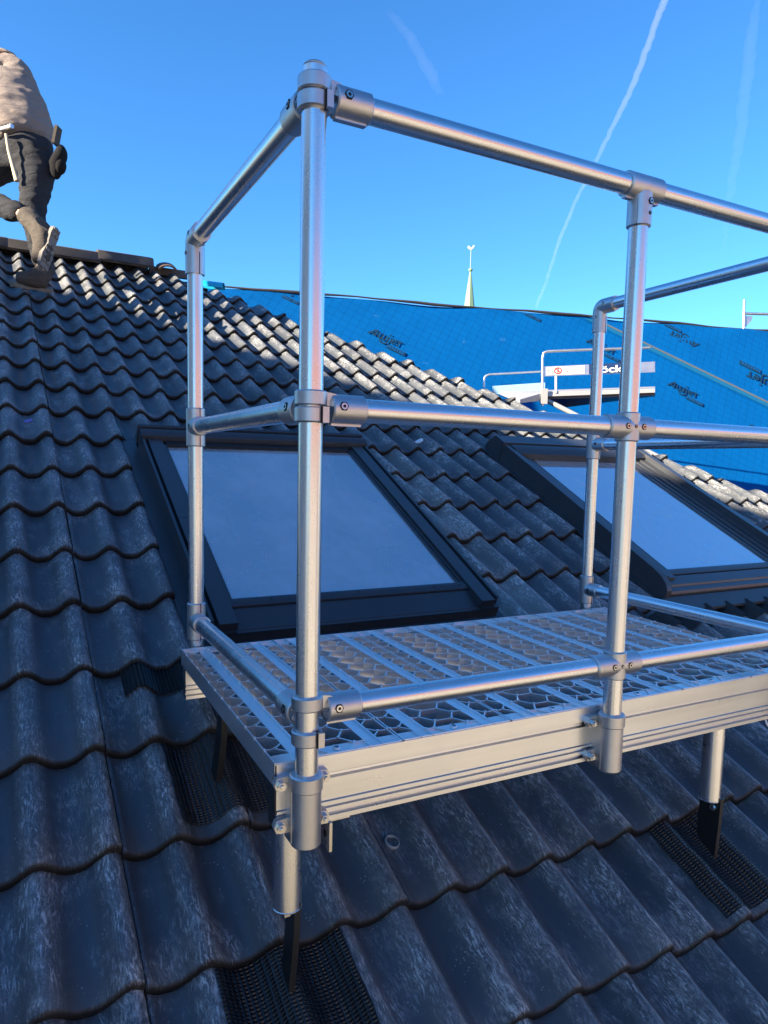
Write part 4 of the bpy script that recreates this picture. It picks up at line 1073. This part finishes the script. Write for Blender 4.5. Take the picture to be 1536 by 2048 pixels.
M_SKIN = plain('skin', (0.52, 0.30, 0.21), 0.5); M_HAIR = plain('dark_hair', (0.03, 0.02, 0.015), 0.6)
def skin(name, pts, edges, mat, parent, sub=2, root=0, folds=0.0):
    """pts: list of (world position, radius or (rx, ry))"""
    me = bpy.data.meshes.new(name); me.from_pydata([tuple(p[0]) for p in pts], edges, [])
    o = bpy.data.objects.new(name, me); C.objects.link(o)
    md = o.modifiers.new('skin', 'SKIN'); md.use_smooth_shade = True
    for i, p in enumerate(pts):
        r = p[1]; sv = me.skin_vertices[0].data[i]; sv.radius = (r, r) if not isinstance(r, tuple) else r; sv.use_root = (i == root)
    sb = o.modifiers.new('sub', 'SUBSURF'); sb.levels = sub; sb.render_levels = sub
    bpy.context.view_layer.update()
    dg = bpy.context.evaluated_depsgraph_get(); m2 = bpy.data.meshes.new_from_object(o.evaluated_get(dg))
    bpy.data.objects.remove(o)
    I = parent.matrix_basis.inverted() if parent.parent is None else (parent.parent.matrix_basis @ parent.matrix_basis).inverted()
    if folds:
        from mathutils import noise as mn
        nn = [v.normal.copy() for v in m2.vertices]
        for v, q in zip(m2.vertices, nn):
            c = v.co; d = mn.noise(Vector((c.x*7, c.y*7, c.z*17))) + 0.6*mn.noise(Vector((c.x*16+4, c.y*16, c.z*34)))
            rdg = 1-abs(mn.noise(Vector((c.x*9+c.z*6, c.y*9, c.z*11-c.x*5))))*2
            v.co = c + q*(folds*(d*0.7+rdg*0.6))
    m2.transform(I); m2.materials.clear(); m2.materials.append(mat)
    for p in m2.polygons: p.use_smooth = True
    o2 = bpy.data.objects.new(name, m2); C.objects.link(o2); o2.parent = parent
    return o2
def J(px, py, d): return at_depth(px, py, d)
foot = roof_pt(-0.22, 4.86, 0.0)
J_ = dict(pelvis=J(43, 272, 5.03), waist=J(38, 228, 5.06), chest=J(6, 165, 5.16), neck=J(-42, 92, 5.30), head=J(-66, 44, 5.36),
          rhip=J(74, 300, 5.00), rknee=J(64, 418, 4.93), rank=J(92, 548, 4.90), lhip=J(14, 304, 5.08), lknee=J(-58, 386, 5.12), lank=J(60, 436, 4.76),
          rsh=J(6, 122, 5.12), rel=J(-62, 196, 5.06), rwr=J(-92, 282, 5.16), lsh=J(-84, 118, 5.34), lel=J(-128, 200, 5.36), lwr=J(-116, 288, 5.30))
man = thing('person', 'person in taupe sweater and dark trousers climbing at the roof ridge, hammer at the hip', 'person', None, tuple(foot))
ks = list(J_.keys()); ix = {k: i for i, k in enumerate(ks)}
rad = dict(pelvis=0.09, waist=0.085, chest=0.11, neck=0.055, head=0.095, rhip=0.07, rknee=0.05, rank=0.036, lhip=0.07, lknee=0.055, lank=0.038, rsh=0.062, rel=0.042, rwr=0.028, lsh=0.062, lel=0.042, lwr=0.028)
ed_ = [('pelvis', 'waist'), ('waist', 'chest'), ('chest', 'neck'), ('neck', 'head'), ('pelvis', 'rhip'), ('rhip', 'rknee'), ('rknee', 'rank'), ('pelvis', 'lhip'), ('lhip', 'lknee'), ('lknee', 'lank'),
       ('chest', 'rsh'), ('rsh', 'rel'), ('rel', 'rwr'), ('chest', 'lsh'), ('lsh', 'lel'), ('lel', 'lwr')]
pts = [(J_[k], rad[k]) for k in ks]; edg = [(ix[a], ix[b]) for a, b in ed_]
for sgn, wk, ek in ((1, 'rwr', 'rel'), (-1, 'lwr', 'lel')):       # palms and fingers belong to the one body mesh
    dr = (J_[wk]-J_[ek]).normalized(); sd = dr.cross(Vector((0, 0, 1))).normalized()*sgn
    palm = J_[wk]+dr*0.075; pts.append((palm, (0.036, 0.018))); pi = len(pts)-1; edg.append((ix[wk], pi))
    for q in range(4):
        b0 = palm+dr*0.018+sd*(q-1.5)*0.021; c = [b0+dr*0.03, b0+dr*0.058-Vector((0, 0, 0.012)), b0+dr*(0.078+0.006*(q in (1, 2)))-Vector((0, 0, 0.03))]; pv = pi
        for p in c: pts.append((p, 0.0085)); edg.append((pv, len(pts)-1)); pv = len(pts)-1
    t0 = J_[wk]+dr*0.045+sd*0.045; t1 = t0+dr*0.035+sd*0.012
    pts.append((t0, 0.011)); edg.append((pi, len(pts)-1)); pts.append((t1, 0.009)); edg.append((len(pts)-2, len(pts)-1))
skin('body', pts, edg, M_SKIN, man, 1)
hd0 = J_['head']; face = (SUN*0.2 + Vector((-0.6, 0.7, -0.4))).normalized()
MB().sphere(hd0, 0.108, 16, 10, (0.9, 0.95, 1.08)).build('hair', M_HAIR, man)
# face: nose, eyes, mouth, ears on the side turned away
fr_ = face.cross(Vector((0, 0, 1))).normalized(); fu = fr_.cross(face)
MB().sphere(hd0+face*0.035-fu*0.02, 0.092, 14, 10, (0.85, 0.9, 1.05)).build('face', M_SKIN, man)
MB().cyl(hd0+face*0.118+fu*0.01, hd0+face*0.142-fu*0.025, 0.006, 8, 0.013).build('nose', M_SKIN, man)
for s_ in (-1, 1):
    MB().sphere(hd0+face*0.108+fu*0.012+fr_*0.033*s_, 0.011, 8, 6).build('eye', M_HAIR, man)
    MB().sphere(hd0+fr_*0.098*s_-fu*0.01, 0.026, 8, 6, (0.5, 0.8, 1.2)).build('ear', M_SKIN, man)
MB().box((-0.022, -0.004, -0.004), (0.022, 0.004, 0.004), Matrix.Translation(hd0+face*0.118-fu*0.052)).build('mouth', M_BOOT, man)
def lerp(a, b, t): return a+(b-a)*t
# sweater
sw = [(lerp(J_['pelvis'], J_['waist'], -0.55), (0.20, 0.17)), (lerp(J_['pelvis'], J_['waist'], 0.1), (0.24, 0.205)), (J_['waist'], (0.225, 0.185)), (lerp(J_['waist'], J_['chest'], 0.5), (0.225, 0.185)), (J_['chest'], (0.23, 0.19)), (lerp(J_['chest'], J_['neck'], 0.6), (0.15, 0.12)), (J_['neck'], 0.072),
      (J_['rsh'], 0.092), (lerp(J_['rsh'], J_['rel'], 0.5), 0.075), (J_['rel'], 0.066), (lerp(J_['rel'], J_['rwr'], 0.9), 0.046),
      (J_['lsh'], 0.092), (lerp(J_['lsh'], J_['lel'], 0.5), 0.075), (J_['lel'], 0.066), (lerp(J_['lel'], J_['lwr'], 0.9), 0.046)]
skin('sweater', sw, [(0, 1), (1, 2), (2, 3), (3, 4), (4, 5), (5, 6), (4, 7), (7, 8), (8, 9), (9, 10), (4, 11), (11, 12), (12, 13), (13, 14)], M_SWEAT, man, 4, 0, 0.013)
# trousers
tr = [(J(42, 262, 5.03), (0.185, 0.15)), (J_['pelvis']+Vector((0, 0, -0.05)), (0.20, 0.165)), (J(76, 318, 5.00), (0.125, 0.13)), (J(74, 365, 4.97), (0.112, 0.112)), (J_['rknee'], 0.086), (lerp(J_['rknee'], J_['rank'], 0.45), 0.078), (lerp(J_['rknee'], J_['rank'], 0.92), 0.066),
      (J(10, 322, 5.10), (0.125, 0.13)), (lerp(J_['lhip'], J_['lknee'], 0.6), 0.105), (J_['lknee'], 0.088), (lerp(J_['lknee'], J_['lank'], 0.3), 0.080), (lerp(J_['lknee'], J_['lank'], 0.62), 0.074), (lerp(J_['lknee'], J_['lank'], 0.88), 0.064)]
skin('trousers', tr, [(0, 1), (1, 2), (2, 3), (3, 4), (4, 5), (5, 6), (1, 7), (7, 8), (8, 9), (9, 10), (10, 11), (11, 12)], M_TROU, man, 4, 1, 0.012)
bp_ = J(42, 254, 5.03)
# boots: leather upper and a treaded sole
def boot(ank, heel, toe, updir, shaft):
    """ank = ankle joint; heel/toe = ends on the sole line; updir = from sole to instep"""
    ln = (toe-heel).normalized(); up_ = (updir-ln*updir.dot(ln)).normalized(); sd = ln.cross(up_).normalized(); Lb = (toe-heel).length
    P_ = [(ank+shaft*0.075, 0.070), (ank+shaft*0.02, 0.068), (heel+ln*0.06+up_*0.062, (0.068, 0.066)), (heel+ln*0.13+up_*0.055, 0.062), (heel+ln*(Lb*0.70)+up_*0.044, (0.064, 0.052)), (toe-ln*0.045+up_*0.038, (0.058, 0.044)), (heel+ln*0.032+up_*0.055, 0.058)]
    o = skin('boot', P_, [(0, 1), (1, 2), (2, 3), (3, 4), (4, 5), (2, 6)], M_BOOT, man, 3, 0, 0.005)
    W = Matrix(((ln.x, sd.x, up_.x, heel.x), (ln.y, sd.y, up_.y, heel.y), (ln.z, sd.z, up_.z, heel.z), (0, 0, 0, 1)))
    outl = [(0.0, 0.0), (0.01, 0.032), (0.06, 0.040), (0.13, 0.034), (Lb*0.68, 0.050), (Lb*0.88, 0.042), (Lb, 0.0), (Lb*0.88, -0.042), (Lb*0.68, -0.050), (0.13, -0.034), (0.06, -0.040), (0.01, -0.032)]
    s = MB().prism(outl, -0.004, 0.022, 'z', W)
    so = s.build('sole', M_SOLE, o)
    t = MB()
    for i in range(8):
        x = 0.02+i*(Lb-0.045)/7
        if 0.09 < x < 0.13: continue
        wd = 0.030 if x < 0.12 else 0.038
        for y0, y1 in ((-wd, -0.006), (0.006, wd)): t.box((x-0.009, y0, -0.011), (x+0.009, y1, -0.004), W)
    tag(t.build('tread', M_SOLE, o), kind='stuff')
shr = (J_['rknee']-J_['rank']).normalized(); shl = (J_['lknee']-J_['lank']).normalized()
hR = roof_pt(-0.145, 4.80, 0.012); tR = roof_pt(-0.415, 4.86, 0.016)
boot(J_['rank'], hR, tR, EN, shr)
hL = J(114, 456, 4.70); tL = J(84, 540, 4.64)
boot(J_['lank'], hL, tL, (J_['lank']-lerp(hL, tL, 0.35)), shl)
# belt hung tools: things of their own
M_POUCH = cloth('black_canvas', (0.014, 0.014, 0.016), 0.3, 20)
pc = J(116, 322, 4.94)
pouch = thing('tool_pouch', 'black tool pouch hanging on the right hip of the person on the roof', 'pouch', None, tuple(pc-Vector((0, 0, 0.12))))
W = Matrix.Translation(pc) @ Matrix.Rotation(-YAW, 4, 'Z') @ Matrix.Rotation(R(12), 4, 'Y')
pb = MB().sphere((0, 0, 0), 1.0, 20, 14, (0.048, 0.055, 0.125)); pb.v = [Vector((v.x+0.012*math.sin(v.z*22)+(0.012 if v.z < -0.03 else 0), v.y, v.z*(0.9 if v.z > 0 else 1.0))) for v in pb.v]
pb.v = [W @ v for v in pb.v]; pb.build('bag', M_POUCH, pouch)
pk = MB().sphere((0.030, -0.010, -0.035), 1.0, 16, 10, (0.036, 0.045, 0.055)); pk.v = [W @ v for v in pk.v]; pk.build('pocket', M_POUCH, pouch)
MB().box((-0.045, -0.045, 0.10), (-0.025, 0.03, 0.22), W).build('strap', M_BOOT, pouch)
hm = thing('hammer', 'hammer with pale handle hanging from the belt of the person on the roof', 'hammer', None, tuple(J(34, 360, 4.86)))
MB().tube([J(12, 268, 4.84), J(17, 300, 4.84), J(25, 330, 4.84), J(34, 362, 4.84)], 0.015, 10, [0.010, 0.011, 0.013, 0.017]).build('handle', plain('pale_wood', (0.42, 0.36, 0.25), 0.6), hm)
MB().tube([J(-6, 262, 4.86), J(4, 258, 4.84), J(16, 255, 4.84), J(24, 252, 4.82)], 0.014, 8, [0.008, 0.014, 0.015, 0.016]).build('head', M_GALV, hm)

# ---------------------------------------------------------------- small things lying about
x, s = roof_at(792, 1664, -0.01)
rg = MB(); pr = []
W = ROOF @ Matrix.Translation((x, s, surf_h(x, s, 0)+0.008)) @ Matrix.Rotation(R(8), 4, 'Y')
rg.pipe(Vector((0, 0, -0.006)), Vector((0, 0, 0.004)), 0.0205, 0.0175, 32); rg.v = [W @ v for v in rg.v]
tag(rg.build('ring', plain('grey_plastic', (0.30, 0.33, 0.34), 0.4)), 'small grey ring lying in a tile hollow below the front beam', 'ring')
def scrap(px, py, k, size, mat, label, seed):
    x, s = roof_at(px, py, -0.02); rnd = random.Random(seed); m = MB(); n = 8
    top_ = [(x+size*math.cos(2*math.pi*i/n)*rnd.uniform(.5, 1.1), s+size*0.8*math.sin(2*math.pi*i/n)*rnd.uniform(.5, 1.1)) for i in range(n)]
    vs_ = [roof_pt(a, b, surf_h(a, b, k)+0.004+rnd.uniform(0, .006)) for a, b in top_] + [roof_pt(a, b, surf_h(a, b, k)+0.001) for a, b in top_]
    m.add(vs_, [tuple(range(n)), tuple(range(2*n-1, n-1, -1))]+[(i, (i+1) % n, n+(i+1) % n, n+i) for i in range(n)])
    tag(m.build('scrap', mat), label, 'scrap')
kk_ = lambda py, px: int((roof_at(px, py, -0.02)[1]-S0)//TG)
scrap(57, 828, kk_(828, 57), 0.026, plain('violet_paper', (0.20, 0.16, 0.50), 0.6), 'violet scrap of paper on a tile at the far left', 3)
scrap(840, 875, kk_(875, 840), 0.030, plain('white_paper', (0.65, 0.68, 0.70), 0.6), 'white scrap on a tile right of the nearest front post', 5)
x, s = roof_at(1535, 1172, 0.0)
scrap(1530, 1171, 2, 0.03, plain('beige_scrap', (0.50, 0.45, 0.36), 0.6), 'beige scrap on the apron under the right roof window', 9)
print('tiles', n_parts, 'rest', n_rest, 'objects', len(bpy.data.objects))
